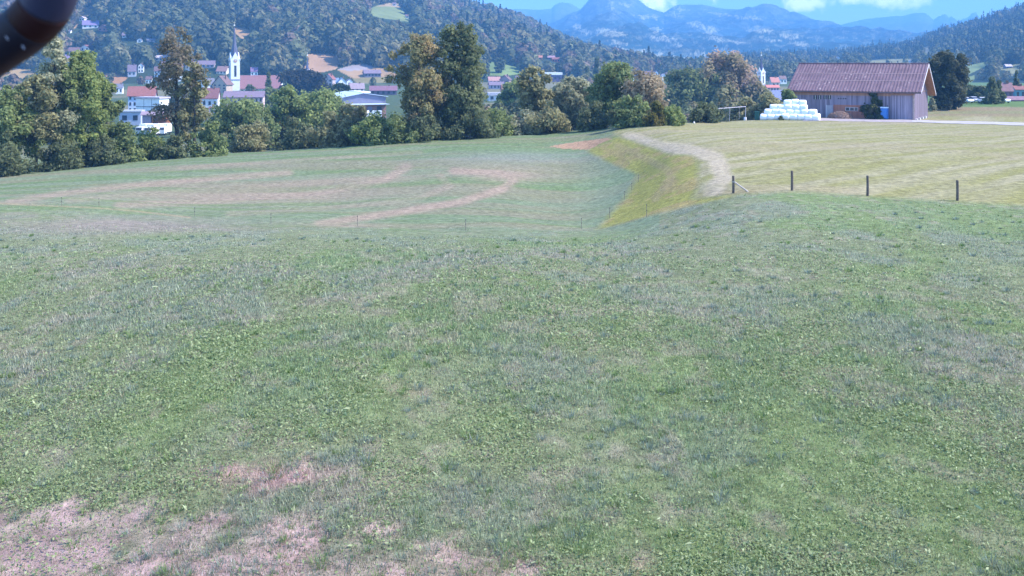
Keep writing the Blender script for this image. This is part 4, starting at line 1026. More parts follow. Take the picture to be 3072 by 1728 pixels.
def church(label, name, px_c, Y, yb, side_px, body_px_top, spire_top, rz, wallc, spirec, clock=True, nave=None):
    """square tower with four gables, slim spire, louvre openings and clock faces"""
    s = Y / F
    pos = unproj(px_c, yb, Y)
    root = thing(name, label, "church", pos, R(rz))
    a = side_px * s / 2; H = (yb - body_px_top) * s; wm = pmat("tower_plaster", wallc, .8, .06, .3)
    MB().box(-a, a, -a, a, -4, H).build("tower", wm, root)
    g = a * 1.9
    for k in range(4):
        m = MB().prism([(-a * .98, H), (a * .98, H), (0, H + g)], 'y', -a * 1.02, -a * .6).build("gable", wm, root); m.rotation_euler = (0, 0, k * math.pi / 2)
    hs = (yb - spire_top) * s
    mb = MB(); nseg = 8; b = [(a * 1.05 * math.cos(math.pi / 8 + k * math.pi / 4), a * 1.05 * math.sin(math.pi / 8 + k * math.pi / 4)) for k in range(nseg)]
    zz = [H + .2, H + g * .8, H + (hs - H) * .5, hs]; sc = [1.0, .80, .36, .03]
    for z, q in zip(zz, sc): mb.v += [(x * q, y * q, z) for x, y in b]
    for i in range(3):
        for k in range(nseg): mb.f.append((i * 8 + k, i * 8 + (k + 1) % 8, (i + 1) * 8 + (k + 1) % 8, (i + 1) * 8 + k))
    mb.f.append(tuple(range(24, 32))); mb.f.append(tuple(reversed(range(8))))
    sp = mb.build("spire", pmat("spire_slate", spirec, .6, .2, 1), root)
    MB().tube([(0, 0, hs - .5), (0, 0, hs + 3.0)], .16, 6).box(-.8, .8, -.1, .1, hs + 1.8, hs + 2.1).build("cross", pmat("gilt", (.5, .42, .3), .4, .1, 1, 0, .6), sp)
    MB().tube([(0, 0, hs - .4), (0, 0, hs - .1), (0, 0, hs + .3), (0, 0, hs + .6)], [.15, .5, .5, .15], 8).build("finial", M_white, sp)
    for k in range(4):
        m = MB().box(-a * .24, a * .24, -a * 1.03, -a * .9, H - a * 3.6, H - a * 1.1).build("louvre", M_dark, root); m.rotation_euler = (0, 0, k * math.pi / 2)
        if clock:
            mb = MB(); mb.tube([(0, -a * 1.07, H - a * .05), (0, -a * .9, H - a * .05)], a * .40, 20)
            c = mb.build("clock_face", pmat("clock_ochre", (.42, .27, .25), .6), root); c.rotation_euler = (0, 0, k * math.pi / 2)
            hd = MB().box(-.09, .09, -a * 1.10, -a * 1.075, H - a * .05, H + a * .25).box(0, a * .2, -a * 1.10, -a * 1.075, H - a * .1, H - a * .02).build("hand", M_white, c)
    MB().box(-a * 1.10, a * 1.10, -a * 1.10, a * 1.10, H - a * 4.35, H - a * 4.1).build("cornice", pmat("cornice_stone", (.36, .36, .42)), root)
    for sx in (-1, 1):
        for sy in (-1, 1): MB().box(sx * a - .25, sx * a + .25, sy * a - .25, sy * a + .25, H + .003, H + g * .3).build("pinnacle", M_white, root)
    KEEP_CLEAR.append((px_c - side_px * .8, px_c + side_px * .8, spire_top, yb))
    return root, s

def build_churches():
    rz = -28
    root, s = church("white church with slim dark spire, clock tower and red nave roof", "church", 234.4, 700, 96, 8.9, 60.6, 25.5, rz + 56, (.70, .70, .72), (.10, .10, .15))
    # nave runs to the right and away behind the tower
    a = 8.9 * s / 2; L = 46 * s; hw = 7.6 * s; rr = 12.2 * s; D = 21 * s
    x0 = a * .6; x1 = x0 + L; y0 = -a * .2; y1 = y0 + D; ym = (y0 + y1) / 2
    wm = pmat("nave_plaster", (.74, .74, .76), .85, .06, .3)
    root.rotation_euler = (0, 0, R(rz + 56))
    MB().prism([(y0, -4), (y1, -4), (y1, hw), (ym, hw + rr * .97), (y0, hw)], 'x', x0, x1).build("nave", wm, root)
    r_ = MB().prism([(y0 - .8, hw - .7), (ym, hw + rr), (y1 + .8, hw - .7), (y1 + .8, hw - .2), (ym, hw + rr + .5), (y0 - .8, hw - .2)], 'x', x0 - .3, x1 - .5).build("nave_roof", roofm((.17, .075, .085)), root)
    MB().prism([(y0 - .9, hw - .4), (ym, hw + rr + .9), (y1 + .9, hw - .4)], 'x', x1 - .45, x1 + .4).build("gable_wall", M_white, root)
    for k in range(6):
        cx = x0 + L * (k + .7) / 6.4; MB().box(cx - .7, cx + .7, y0 - .08, y0 + .2, hw * .2, hw * .8).build("window", M_glass, root)
    KEEP_CLEAR.append((234, 281, 75, 96))
    # slim dark spire of a chapel hidden by trees
    root, s = church("slim dark spire of a second church in front of the tan field", "church", 307.3, 760, 92, 4.6, 73.5, 55.5, 20, (.72, .72, .74), (.10, .10, .17), False)
    root, s = church("small far white church with a thin dark spire left of the barn", "church", 761.3, 690, 90, 5.6, 73, 55.5, 30, (.76, .76, .76), (.10, .09, .15), True)
    MB().box(-9, -2, 1, 12, -4, 4.5).build("nave", pmat("far_nave", (.74, .74, .74)), root)
    MB().prism([(.5, 4.4), (6.5, 9), (12.5, 4.4)], 'x', -9.4, -1.9).build("nave_roof", roofm(SLT), root)

# ------------------------------------------------------------------ vehicles
def box_truck(label, pos, rz, col, L=7.0, cab=True, group=None):
    root = thing("truck", label, "truck", pos, R(rz), group)
    wm = pmat("truck_paint", col, .4, .04, 1)
    MB().box(-1.2, 1.2, -L / 2, L / 2 - 2.1, .9, 3.5).build("cargo_box", wm, root, bevel=.06)
    MB().prism([(L / 2 - 2.0, .6), (L / 2, .6), (L / 2, 1.7), (L / 2 - .35, 2.7), (L / 2 - 2.0, 2.75)], 'x', -1.1, 1.1).build("cab", wm, root, bevel=.05)
    MB().prism([(L / 2 - .01, 1.72), (L / 2 + .02, 1.72), (L / 2 - .30, 2.55), (L / 2 - .36, 2.55)], 'x', -.95, .95).build("windscreen", M_glass, root)
    MB().box(-1.0, 1.0, -L / 2 + .2, L / 2 - .2, .5, .88).build("chassis", M_dark, root)
    for sx in (-1.0, 1.0):
        for y in (-L / 2 + 1.3, L / 2 - 1.1):
            w = MB().tube([(sx - .14, y, .48), (sx + .14, y, .48)], .48, 14).build("wheel", M_dark, root)
    return root
def car(label, pos, rz, col, group):
    root = thing("parked_car", label, "car", pos, R(rz), group)
    pm = pmat("car_paint", col, .3, .03, 1, 0, 0, .5)
    MB().prism([(-2.0, .35), (2.0, .35), (2.05, .75), (1.9, .95), (.9, 1.02), (-1.85, 1.05), (-2.05, .8)], 'x', -.85, .85).build("body", pm, root, bevel=.05)
    MB().prism([(-1.75, 1.053), (.85, 1.03), (.2, 1.42), (-1.2, 1.45)], 'x', -.76, .76).build("cabin", M_glass, root, bevel=.04)
    MB().prism([(-1.22, 1.455), (.18, 1.425), (.1, 1.49), (-1.1, 1.51)], 'x', -.72, .72).build("roof", pm, root)
    for sx in (-.76, .76):
        for y in (-1.3, 1.3): MB().tube([(sx - .1, y, .32), (sx + .1, y, .32)], .32, 14).build("wheel", M_dark, root)
    for sx in (-.6, .6): MB().box(sx - .17, sx + .17, 1.99, 2.06, .62, .78).build("headlight", M_white, root)
    return root

def build_vehicles():
    g = "white trucks parked behind the left trees"
    for (lb, px, yb, rz) in (("leftmost white truck parked below the timber hall", 144, 135.3, 168), ("second white truck from the left below the timber hall", 151.5, 135.6, 175), ("third white truck from the left below the timber hall", 158, 135.3, 170), ("rightmost white truck below the timber hall, beside the sparse tree", 164.5, 135, 178)):
        box_truck(lb, ground_hit(px, yb, 215), rz, (.8, .8, .8), 6.0, True, g)
    box_truck("white truck with tall box parked in front of the grey hall", ground_hit(364, 119.5, 215), 172, (.8, .8, .8), 7.5)
    box_truck("lower white truck right of the tall box truck at the grey hall", ground_hit(374, 119.3, 215), 105, (.72, .76, .82), 6.0)
    g = "cars parked under the right trees"
    for (lb, px, Y, c, rz) in (("white parked car leftmost under the trees right of the barn", 966, 258, (.75, .76, .8), 195), ("light grey parked car in the shade right of the white one", 974, 261, (.5, .5, .58), 185), ("white parked car left of the tall conifer", 983, 257, (.78, .78, .8), 170), ("grey parked car right of the conifers by the shed", 1002, 259, (.6, .62, .66), 200)):
        x = (px - 512) / F * Y
        car(lb, (x, Y, gz(x, Y)), rz, c, g)

# ------------------------------------------------------------------ the barn and what stands round it
def plank_mat(name, c0, c1, freq=3.2, patch=None):
    m, nt, bs = base_mat(name)
    t = nt.nodes.new("ShaderNodeTexCoord"); sep = nt.nodes.new("ShaderNodeSeparateXYZ"); nt.links.new(t.outputs['Object'], sep.inputs[0])
    ad = nt.nodes.new("ShaderNodeMath"); ad.operation = 'ADD'; nt.links.new(sep.outputs[0], ad.inputs[0]); nt.links.new(sep.outputs[1], ad.inputs[1])
    mu = nt.nodes.new("ShaderNodeMath"); mu.operation = 'MULTIPLY'; mu.inputs[1].default_value = freq; nt.links.new(ad.outputs[0], mu.inputs[0])
    fl = nt.nodes.new("ShaderNodeMath"); fl.operation = 'FLOOR'; nt.links.new(mu.outputs[0], fl.inputs[0])
    wn = nt.nodes.new("ShaderNodeTexWhiteNoise"); wn.noise_dimensions = '1D'; nt.links.new(fl.outputs[0], wn.inputs['W'])
    mp = nt.nodes.new("ShaderNodeMapping"); mp.inputs['Scale'].default_value = (3, 3, .35); nt.links.new(t.outputs['Object'], mp.inputs[0])
    n = nt.nodes.new("ShaderNodeTexNoise"); n.inputs['Scale'].default_value = 1.5; n.inputs['Detail'].default_value = 8; nt.links.new(mp.outputs[0], n.inputs[0])
    s = nt.nodes.new("ShaderNodeMath"); s.operation = 'MULTIPLY_ADD'; s.inputs[1].default_value = .55; nt.links.new(wn.outputs[0], s.inputs[0])
    n2 = nt.nodes.new("ShaderNodeMath"); n2.operation = 'MULTIPLY'; n2.inputs[1].default_value = .5; nt.links.new(n.outputs['Fac'], n2.inputs[0]); nt.links.new(n2.outputs[0], s.inputs[2])
    r = nt.nodes.new("ShaderNodeValToRGB"); r.color_ramp.elements[0].position = .15; r.color_ramp.elements[1].position = .8
    r.color_ramp.elements[0].color = c0 + (1,); r.color_ramp.elements[1].color = c1 + (1,)
    nt.links.new(s.outputs[0], r.inputs[0])
    fr = nt.nodes.new("ShaderNodeMath"); fr.operation = 'FRACT'; nt.links.new(mu.outputs[0], fr.inputs[0])
    gp = nt.nodes.new("ShaderNodeMath"); gp.operation = 'GREATER_THAN'; gp.inputs[1].default_value = .1; nt.links.new(fr.outputs[0], gp.inputs[0])
    b = nt.nodes.new("ShaderNodeBump"); b.inputs['Distance'].default_value = .03; b.inputs['Strength'].default_value = .8
    nt.links.new(gp.outputs[0], b.inputs['Height']); nt.links.new(b.outputs[0], bs.inputs['Normal'])
    nt.links.new(r.outputs[0], bs.inputs['Base Color']); bs.inputs['Roughness'].default_value = .85
    return m

def barn_roof_mat():
    m, nt, bs = base_mat("fibre_cement_roof")
    t = nt.nodes.new("ShaderNodeTexCoord")
    def noise(scale, det=6, mapping=None):
        n = nt.nodes.new("ShaderNodeTexNoise"); n.inputs['Scale'].default_value = scale; n.inputs['Detail'].default_value = det
        if mapping:
            mp = nt.nodes.new("ShaderNodeMapping"); mp.inputs['Scale'].default_value = mapping; nt.links.new(t.outputs['Object'], mp.inputs[0]); nt.links.new(mp.outputs[0], n.inputs[0])
        else: nt.links.new(t.outputs['Object'], n.inputs[0])
        return n.outputs['Fac']
    def ramp(x, p0, p1, c0, c1):
        r = nt.nodes.new("ShaderNodeValToRGB"); r.color_ramp.elements[0].position = p0; r.color_ramp.elements[1].position = p1
        r.color_ramp.elements[0].color = c0; r.color_ramp.elements[1].color = c1; nt.links.new(x, r.inputs[0]); return r.outputs[0]
    base = ramp(noise(.6, 8), .3, .72, (.085, .045, .062, 1), (.140, .078, .098, 1))
    streak = ramp(noise(1.0, 4, (6, .25, .25)), .45, .75, (0, 0, 0, 1), (1, 1, 1, 1))
    def mix(f, a, b_, amt):
        k = nt.nodes.new("ShaderNodeMath"); k.operation = 'MULTIPLY'; k.inputs[1].default_value = amt; nt.links.new(f, k.inputs[0])
        x = nt.nodes.new("ShaderNodeMix"); x.data_type = 'RGBA'; nt.links.new(k.outputs[0], x.inputs[0]); nt.links.new(a, x.inputs[6])
        if isinstance(b_, tuple): x.inputs[7].default_value = b_
        else: nt.links.new(b_, x.inputs[7])
        return x.outputs[2]
    c = mix(streak, base, (.22, .145, .16, 1), .7)
    lich = ramp(noise(1.7, 2), .60, .66, (0, 0, 0, 1), (1, 1, 1, 1)); msk = ramp(noise(.16, 2), .48, .60, (0, 0, 0, 1), (1, 1, 1, 1))
    lm = nt.nodes.new("ShaderNodeMath"); lm.operation = 'MULTIPLY'; nt.links.new(lich, lm.inputs[0]); nt.links.new(msk, lm.inputs[1])
    c = mix(lm.outputs[0], c, (.45, .36, .35, 1), .45)
    nt.links.new(c, bs.inputs['Base Color']); bs.inputs['Roughness'].default_value = .8
    return m

def build_barn():
    Cn = unproj(914.4, 119.8, 190); Lf = unproj(792.5, 116.6, 201.6)
    d = Lf - Cn; d.z = 0; L = d.length; ang = math.atan2(-d.y, -d.x)     # local +x runs from the left corner to the right corner
    z0 = min(Cn.z, Lf.z) - .1
    Wd = 17.0
    root = thing("barn", "long weathered wooden barn with rust brown corrugated roof", "barn", (Cn.x, Cn.y, z0), ang)
    # local frame: right front corner at the origin, -x to the left, +y to the back
    wood = plank_mat("weathered_planks", (.15, .12, .165), (.36, .30, .38))  # weathered grey wood, with the bluish purple of shade mixed into its colours
    wood2 = plank_mat("gable_planks", (.085, .062, .088), (.20, .15, .20))
    orange = plank_mat("orange_planks", (.36, .13, .085), (.50, .20, .13)); newer = plank_mat("fresh_planks", (.34, .19, .14), (.46, .28, .21))
    e = 5.25; rise = 5.3; xr = 0; ym = 8.6
    MB().box(-L, 0, 0, .25, -1, e - .75).build("front_wall", wood, root)
    MB().box(-L, 0, -.012, .24, e - .748, e).build("upper_boards", newer, root)
    MB().box(-L, 0, Wd - .25, Wd, -1, e - .8).build("back_wall", wood, root)
    MB().prism([(.26, -1), (Wd - .26, -1), (Wd - .26, e - .6), (ym, e + rise - .45), (.26, e)], 'x', -.3, -.02).build("gable_wall", wood2, root)
    MB().prism([(.26, -1), (Wd - .26, -1), (Wd - .26, e - .6), (ym, e + rise - .45), (.26, e)], 'x', -L + .02, -L + .3).build("gable_wall", wood2, root)
    sl = rise / (ym + 1.0); sl2 = (rise + 1.0) / (Wd - ym + 1.6)
    oR, oL = 1.35, .95
    rt = e + rise
    # corrugated sheets: fine ribs running down both slopes
    def corr(y_a, z_a, y_b, z_b):
        v, f = [], []; n_ = int((L + oR + oL) / .30); xs = np.linspace(-L - oL, oR, n_ + 1)
        rows = 5
        for j in range(rows):
            k = j / (rows - 1)
            for i, x in enumerate(xs):
                v.append((x, y_a + (y_b - y_a) * k, z_a + (z_b - z_a) * k + (.085 if i % 2 else 0) - (.015 * (j % 2))))
        w_ = n_ + 1
        for j in range(rows - 1):
            for i in range(n_): f.append((j * w_ + i, j * w_ + i + 1, (j + 1) * w_ + i + 1, (j + 1) * w_ + i))
        return v, f
    rm = barn_roof_mat(); bdk = pmat("eave_boards", (.36, .17, .08), .8, .25, 2)
    for (ya, za, yb_, zb_) in ((-1.05, rt - sl * (ym + 1.05), ym, rt), (Wd + 1.5, rt - sl2 * (Wd - ym + 1.5), ym, rt)):
        mb = MB(); mb.v, mb.f = corr(ya, za + .13, yb_, zb_ + .13)
        r_ = mb.build("roof", rm, root)
        MB().prism([(ya, za), (yb_, zb_), (yb_, zb_ - .14), (ya, za - .14)], 'x', -L - oL + .03, oR - .03).build("soffit", bdk, r_)
        if ya < 0:      # sheet overlaps seen as faint horizontal lines
            for k in (.36, .62):
                yy = ya + (yb_ - ya) * k; zz = za + (zb_ - za) * k + .225
                MB().prism([(yy, zz), (yy + .12, zz + .07), (yy + .12, zz + .02), (yy, zz - .05)], 'x', -L - oL, oR).build("sheet_overlap", pmat("lap_strip", (.30, .20, .20)), r_)  # overlap strips, paler than the sheets around them
            MB().tube([(-L - oL, ya - .09, za - .02), (oR, ya - .09, za - .02)], .10, 8).build("gutter", pmat("gutter_metal", (.10, .08, .09), .5), r_)
        wv = MB().prism([(ya, za - .16), (yb_, zb_ - .16), (yb_, zb_ + .2), (ya, za + .2)], 'x', oR, oR + .07)
        wv.build("verge_board", pmat("verge_grey", (.55, .50, .52), .7, .1, 2), r_)
    MB().tube([(-L - oL, ym, rt + .2), (oR, ym, rt + .2)], .16, 8).build("ridge_cap", rm, root)
    def X(px):  # picture column -> local x on the front wall
        k = (px - 512) / F
        ca, sa = math.cos(ang), math.sin(ang)
        return (k * Cn.y - Cn.x) / (ca - k * sa)
    def fz(py, px):
        x = X(px); yy = Cn.y + math.sin(ang) * x; return (HY - py) / F * yy - z0
    for (a, b) in ((813.6, 817), (818.2, 821.3), (823.6, 826.6), (827.7, 831)):
        wf = MB().box(X(a), X(b), -.05, .1, fz(99.2, a), fz(95.2, a)).build("window", M_glass, root)
        MB().box(X((a + b) / 2) - .03, X((a + b) / 2) + .03, -.08, -.052, fz(99.2, a), fz(95.2, a)).build("glazing_bar", M_white, wf)
    for a in (838, 840.4, 842.8, 845): MB().box(X(a), X(a) + .22, -.03, .1, fz(99.2, a), fz(97.9, a)).build("vent_hole", M_dark, root)
    dz = MB().box(X(826.8), X(832.6), -.05, .1, -.6, fz(105.3, 830)).build("door", pmat("grey_door", (.40, .37, .42), .7, .1, 3), root)
    MB().box(X(826.4), X(826.8) - .003, -.07, .1, -.6, fz(105.0, 830)).build("frame", M_white, dz)
    MB().box(X(833.5), X(865.5), -.04, .1, -.8, fz(105, 850)).build("orange_panel", orange, root)
    wf = MB().box(X(845.4), X(858.2), -.08, -.042, fz(111, 850), fz(107.1, 850)).build("window", pmat("window_frame", (.55, .45, .45)), root)
    for (a, b) in ((846, 849.3), (850.3, 853.8), (854.8, 857.6)): MB().box(X(a), X(b), -.10, -.082, fz(110.5, 850), fz(107.6, 850)).build("pane", M_glass, wf)
    MB().box(X(891), X(913.2), -.05, .1, -.8, fz(95.5, 900)).build("sliding_door", plank_mat("door_planks", (.17, .14, .19), (.40, .34, .43), 4.5), root)
    MB().box(X(890), X(914), -.10, -.052, fz(95.3, 900), fz(94.5, 900)).build("door_rail", pmat("rail_wood", (.34, .22, .17)), root)
    MB().box(-.28, .06, -.11, -.055, -.8, e - .4).build("corner_post", pmat("post_wood", (.42, .31, .28), .8, .2, 4), root)
    MB().box(-.02, .06, .5, Wd - .5, e - .12, e + .14).build("gable_beam", pmat("beam_wood", (.16, .11, .11)), root)
    for k in (.35, .65): MB().box(.0, .05, Wd * k - .12, Wd * k + .12, e + .15, e + rise * .55).build("gable_brace", pmat("brace_wood", (.4, .33, .36)), root)
    for k in range(4): MB().box(-.1, .35, 1.2 + k * 3.6, 2.1 + k * 3.6, -.9, .25).build("plinth_stone", pmat("pale_stone", (.6, .57, .58)), root)
    def world(x, y, z=0): return Vector((Cn.x + math.cos(ang) * x - math.sin(ang) * y, Cn.y + math.sin(ang) * x + math.cos(ang) * y, z0 + z))
    # portable toilet
    px = 886; p = world(X(px), -1.6); p.z = gz(p.x, p.y)
    t = thing("portable_toilet", "bright blue portable toilet cabin standing against the barn wall", "portable toilet", p, ang)
    bm_ = pmat("blue_plastic", (.035, .16, .47), .45, .06, 2); MB().box(-.62, .62, -.62, .62, .12, 2.15).build("cabin", bm_, t, bevel=.05)
    MB().box(-.5, .5, -.66, -.622, .2, 2.0).build("door", pmat("blue_door", (.045, .19, .52), .45, .05, 2), t)
    MB().prism([(-.66, 2.16), (.66, 2.16), (.5, 2.36), (-.5, 2.36)], 'x', -.66, .66).build("roof", pmat("pale_plastic", (.62, .66, .74), .5), t)
    MB().box(-.66, .66, -.66, .66, -.1, .11).build("base", M_dark, t)
    MB().tube([(.45, .45, 2.3), (.45, .45, 2.75)], .05, 8).build("vent_pipe", M_dark, t)
    # straw heap
    p = world(X(843), -2.6); p.z = gz(p.x, p.y) - .1
    m = 2600; th = rng.uniform(0, 2 * math.pi, m); rr_ = np.sqrt(rng.random(m)); hx, hy, hz = 2.35, 1.5, 1.45
    x = hx * rr_ * np.cos(th); y = hy * rr_ * np.sin(th); z = hz * np.sqrt(np.clip(1 - rr_ ** 2, 0, 1)) * (.8 + .3 * fbm(x * 1.2 + 9, y * 1.2, 3, 3))
    nor = np.stack([x / hx ** 2, y / hy ** 2, z / hz ** 2 + .1], 1) + rng.normal(size=(m, 3)) * .25
    v, f = quads(np.stack([x, y, z], 1), nor, rng.uniform(.12, .34, m), rng.uniform(.05, .1, m))
    k = rng.random((m, 1)); cc = np.array((.20, .115, .08)) * (1 - k) + np.array((.46, .31, .24)) * k
    hp = thing("straw_heap", "brown heap of straw and dung in front of the orange barn panel", "straw heap", p, ang)
    link("loose_straw", np_mesh("straw_heap", v, f, np.repeat(cc, 4, axis=0), attr_mat("straw", .9, .1)), hp)
    nu, nv_ = 22, 9; V = []; Fc = []
    for j in range(nv_):
        for i in range(nu):
            a = 2 * math.pi * i / nu; q = j / (nv_ - 1) * math.pi / 2; k2 = .93 + .1 * random.random()
            V.append((hx * k2 * math.cos(q) * math.cos(a), hy * k2 * math.cos(q) * math.sin(a), hz * .92 * math.sin(q) * k2))
    for j in range(nv_ - 1):
        for i in range(nu): Fc.append((j * nu + i, j * nu + (i + 1) % nu, (j + 1) * nu + (i + 1) % nu, (j + 1) * nu + i))
    mb = MB(); mb.v = V; mb.f = Fc; mb.build("heap_body", pmat("dung", (.22, .13, .095), .95, .35, 4, .6), hp, smooth=True)
    # bales wrapped in white film: four layers, built row by row
    def bale_mesh():
        mb = MB(); rads = [.02, .40, .55, .63, .655, .65, .655, .63, .55, .40, .02]; xs = [-.70, -.695, -.66, -.57, -.3, 0, .3, .57, .66, .695, .70]
        mb.tube([(x, 0, 0) for x in xs], rads, 20, True)
        return mb
    wrap, nt, bs = base_mat("white_film")
    bs.inputs['Base Color'].default_value = (.86, .87, .88, 1); bs.inputs['Roughness'].default_value = .35
    tcn = nt.nodes.new("ShaderNodeTexCoord"); nn = nt.nodes.new("ShaderNodeTexNoise"); nn.inputs['Scale'].default_value = 7; nn.inputs['Detail'].default_value = 5
    mpn = nt.nodes.new("ShaderNodeMapping"); mpn.inputs['Scale'].default_value = (2.5, .7, .7); nt.links.new(tcn.outputs['Object'], mpn.inputs[0]); nt.links.new(mpn.outputs[0], nn.inputs[0])
    bp = nt.nodes.new("ShaderNodeBump"); bp.inputs['Strength'].default_value = .5; bp.inputs['Distance'].default_value = .04; nt.links.new(nn.outputs['Fac'], bp.inputs['Height']); nt.links.new(bp.outputs[0], bs.inputs['Normal'])
    bA = ground_hit(759.6, 120.6, 150); bB = ground_hit(815.5, 120.9, 150)
    ax = (bB - bA); ax.z = 0; nL = ax.length; ax.normalize(); pr = Vector((-ax.y, ax.x, 0)); bang = math.atan2(ax.y, ax.x)
    proto = None; lay = ["ground row", "second layer", "third layer", "top layer"]; ordn = ["first", "second", "third", "fourth", "fifth", "sixth", "seventh", "eighth", "ninth"]
    n0 = max(int(round(nL / 1.31)), 5)
    spec = [(0, 0, 4, n0, 0), (1, .56, 3, n0 - 1, .75), (2, 1.12, 2, n0 - 3, 1.75), (3, 1.68, 1, n0 - 5, 4.2)]
    for (lv, yo, deep, cnt, xo) in spec:
        for r_ in range(deep):
            for i in range(cnt):
                ends = (i == 0 or i == cnt - 1)
                if r_ > 0 and not ends and not (lv >= 2): continue         # buried inside the pile
                q = bA + ax * (.66 + xo + i * 1.31 + random.uniform(-.07, .07)) + pr * (.6 + yo + r_ * 1.12 + random.uniform(-.16, .16))
                q.z = gz(q.x, q.y) + .58 + lv * .86 + random.uniform(-.09, .05)
                where = "front" if r_ == 0 else ("behind the front row", "third row back", "rearmost row")[r_ - 1]
                lb = f"white wrapped bale, {ordn[i]} from left in the {lay[lv]}, {where}"
                if lv == 3: lb = f"white wrapped bale, {ordn[i]} from left in the top layer"
                if proto is None:
                    proto = bale_mesh().build("hay_bale", wrap, None, q, True); tag(proto, lb, "hay bale", "white wrapped bales stacked by the barn"); o = proto
                else:
                    o = proto.copy(); COL.objects.link(o); o.location = q; o["label"] = lb
                o.rotation_euler = (random.uniform(0, 6.28), random.uniform(-.07, .07), bang + random.uniform(-.10, .10))
    q = bA + ax * (nL * .40) - pr * .5
    make_tree("bush", "small dark bush in front of the white bales", "bush", 777.5, 115.5, 121, 2.6, None, 'bush', GD, 700, .16, .6, 0, pos=Vector((q.x, q.y, gz(q.x, q.y))))
    # green bin left of the bales
    q = ground_hit(757, 120, 150); b = thing("water_tank", "dark green plastic tank left of the white bales", "tank", q, bang)
    gm = pmat("green_plastic", (.03, .12, .09), .5, .1, 2); MB().prism([(-.45, 0), (.45, 0), (.5, 1.5), (-.5, 1.5)], 'x', -.4, .4).build("body", gm, b, bevel=.06); MB().box(-.46, .46, -.55, .55, 1.503, 1.62).build("lid", gm, b, bevel=.03)
    # gravel yard and road before the barn
    def strip(name, pts, wid, mat, lift, label):
        P2 = []; n_ = 60
        xs = [p[0] for p in pts]
        V = []; Fc = []
        for i in range(len(pts)):
            pass
        k = np.linspace(0, 1, n_); ii = np.linspace(0, 1, len(pts))
        pxs = np.interp(k, ii, xs); y0_ = np.interp(k, ii, [p[1] for p in pts]); y1_ = np.interp(k, ii, [p[2] for p in pts])
        nn_ = 10
        for a in range(n_):
            A_ = ground_hit(pxs[a], y0_[a], 100); B_ = ground_hit(pxs[a], y1_[a], 100)
            for c_ in range(nn_):
                q_ = A_.lerp(B_, c_ / (nn_ - 1)); V.append((q_.x, q_.y, gz(q_.x, q_.y) + (float(fbm(np.array([q_.x * .18]), np.array([q_.y * .18]), 5, 3)[0]) - .5) * .22 * 1.2 + lift))
        for a in range(n_ - 1):
            for c_ in range(nn_ - 1): Fc.append((a * nn_ + c_, (a + 1) * nn_ + c_, (a + 1) * nn_ + c_ + 1, a * nn_ + c_ + 1))
        mb = MB(); mb.v = V; mb.f = Fc; o = mb.build(name, mat, smooth=True)
        return tag(o, label, None, None, "structure")
    strip("yard", [(803, 121.2, 117.6), (850, 121.6, 118.4), (890, 122.2, 119.3), (925, 123.0, 119.8)], 0, pmat("gravel", (.30, .25, .25), .95, .25, 1.2, .4), .03, "grey gravel yard in front of the barn")
    strip("road", [(912, 122.6, 120.6), (950, 123.4, 121.0), (1000, 124.8, 122.3), (1060, 126.6, 123.6)], 0, pmat("pale_asphalt", (.34, .31, .32), .9, .15, 1), .06, "pale asphalt lane leading right from the barn")

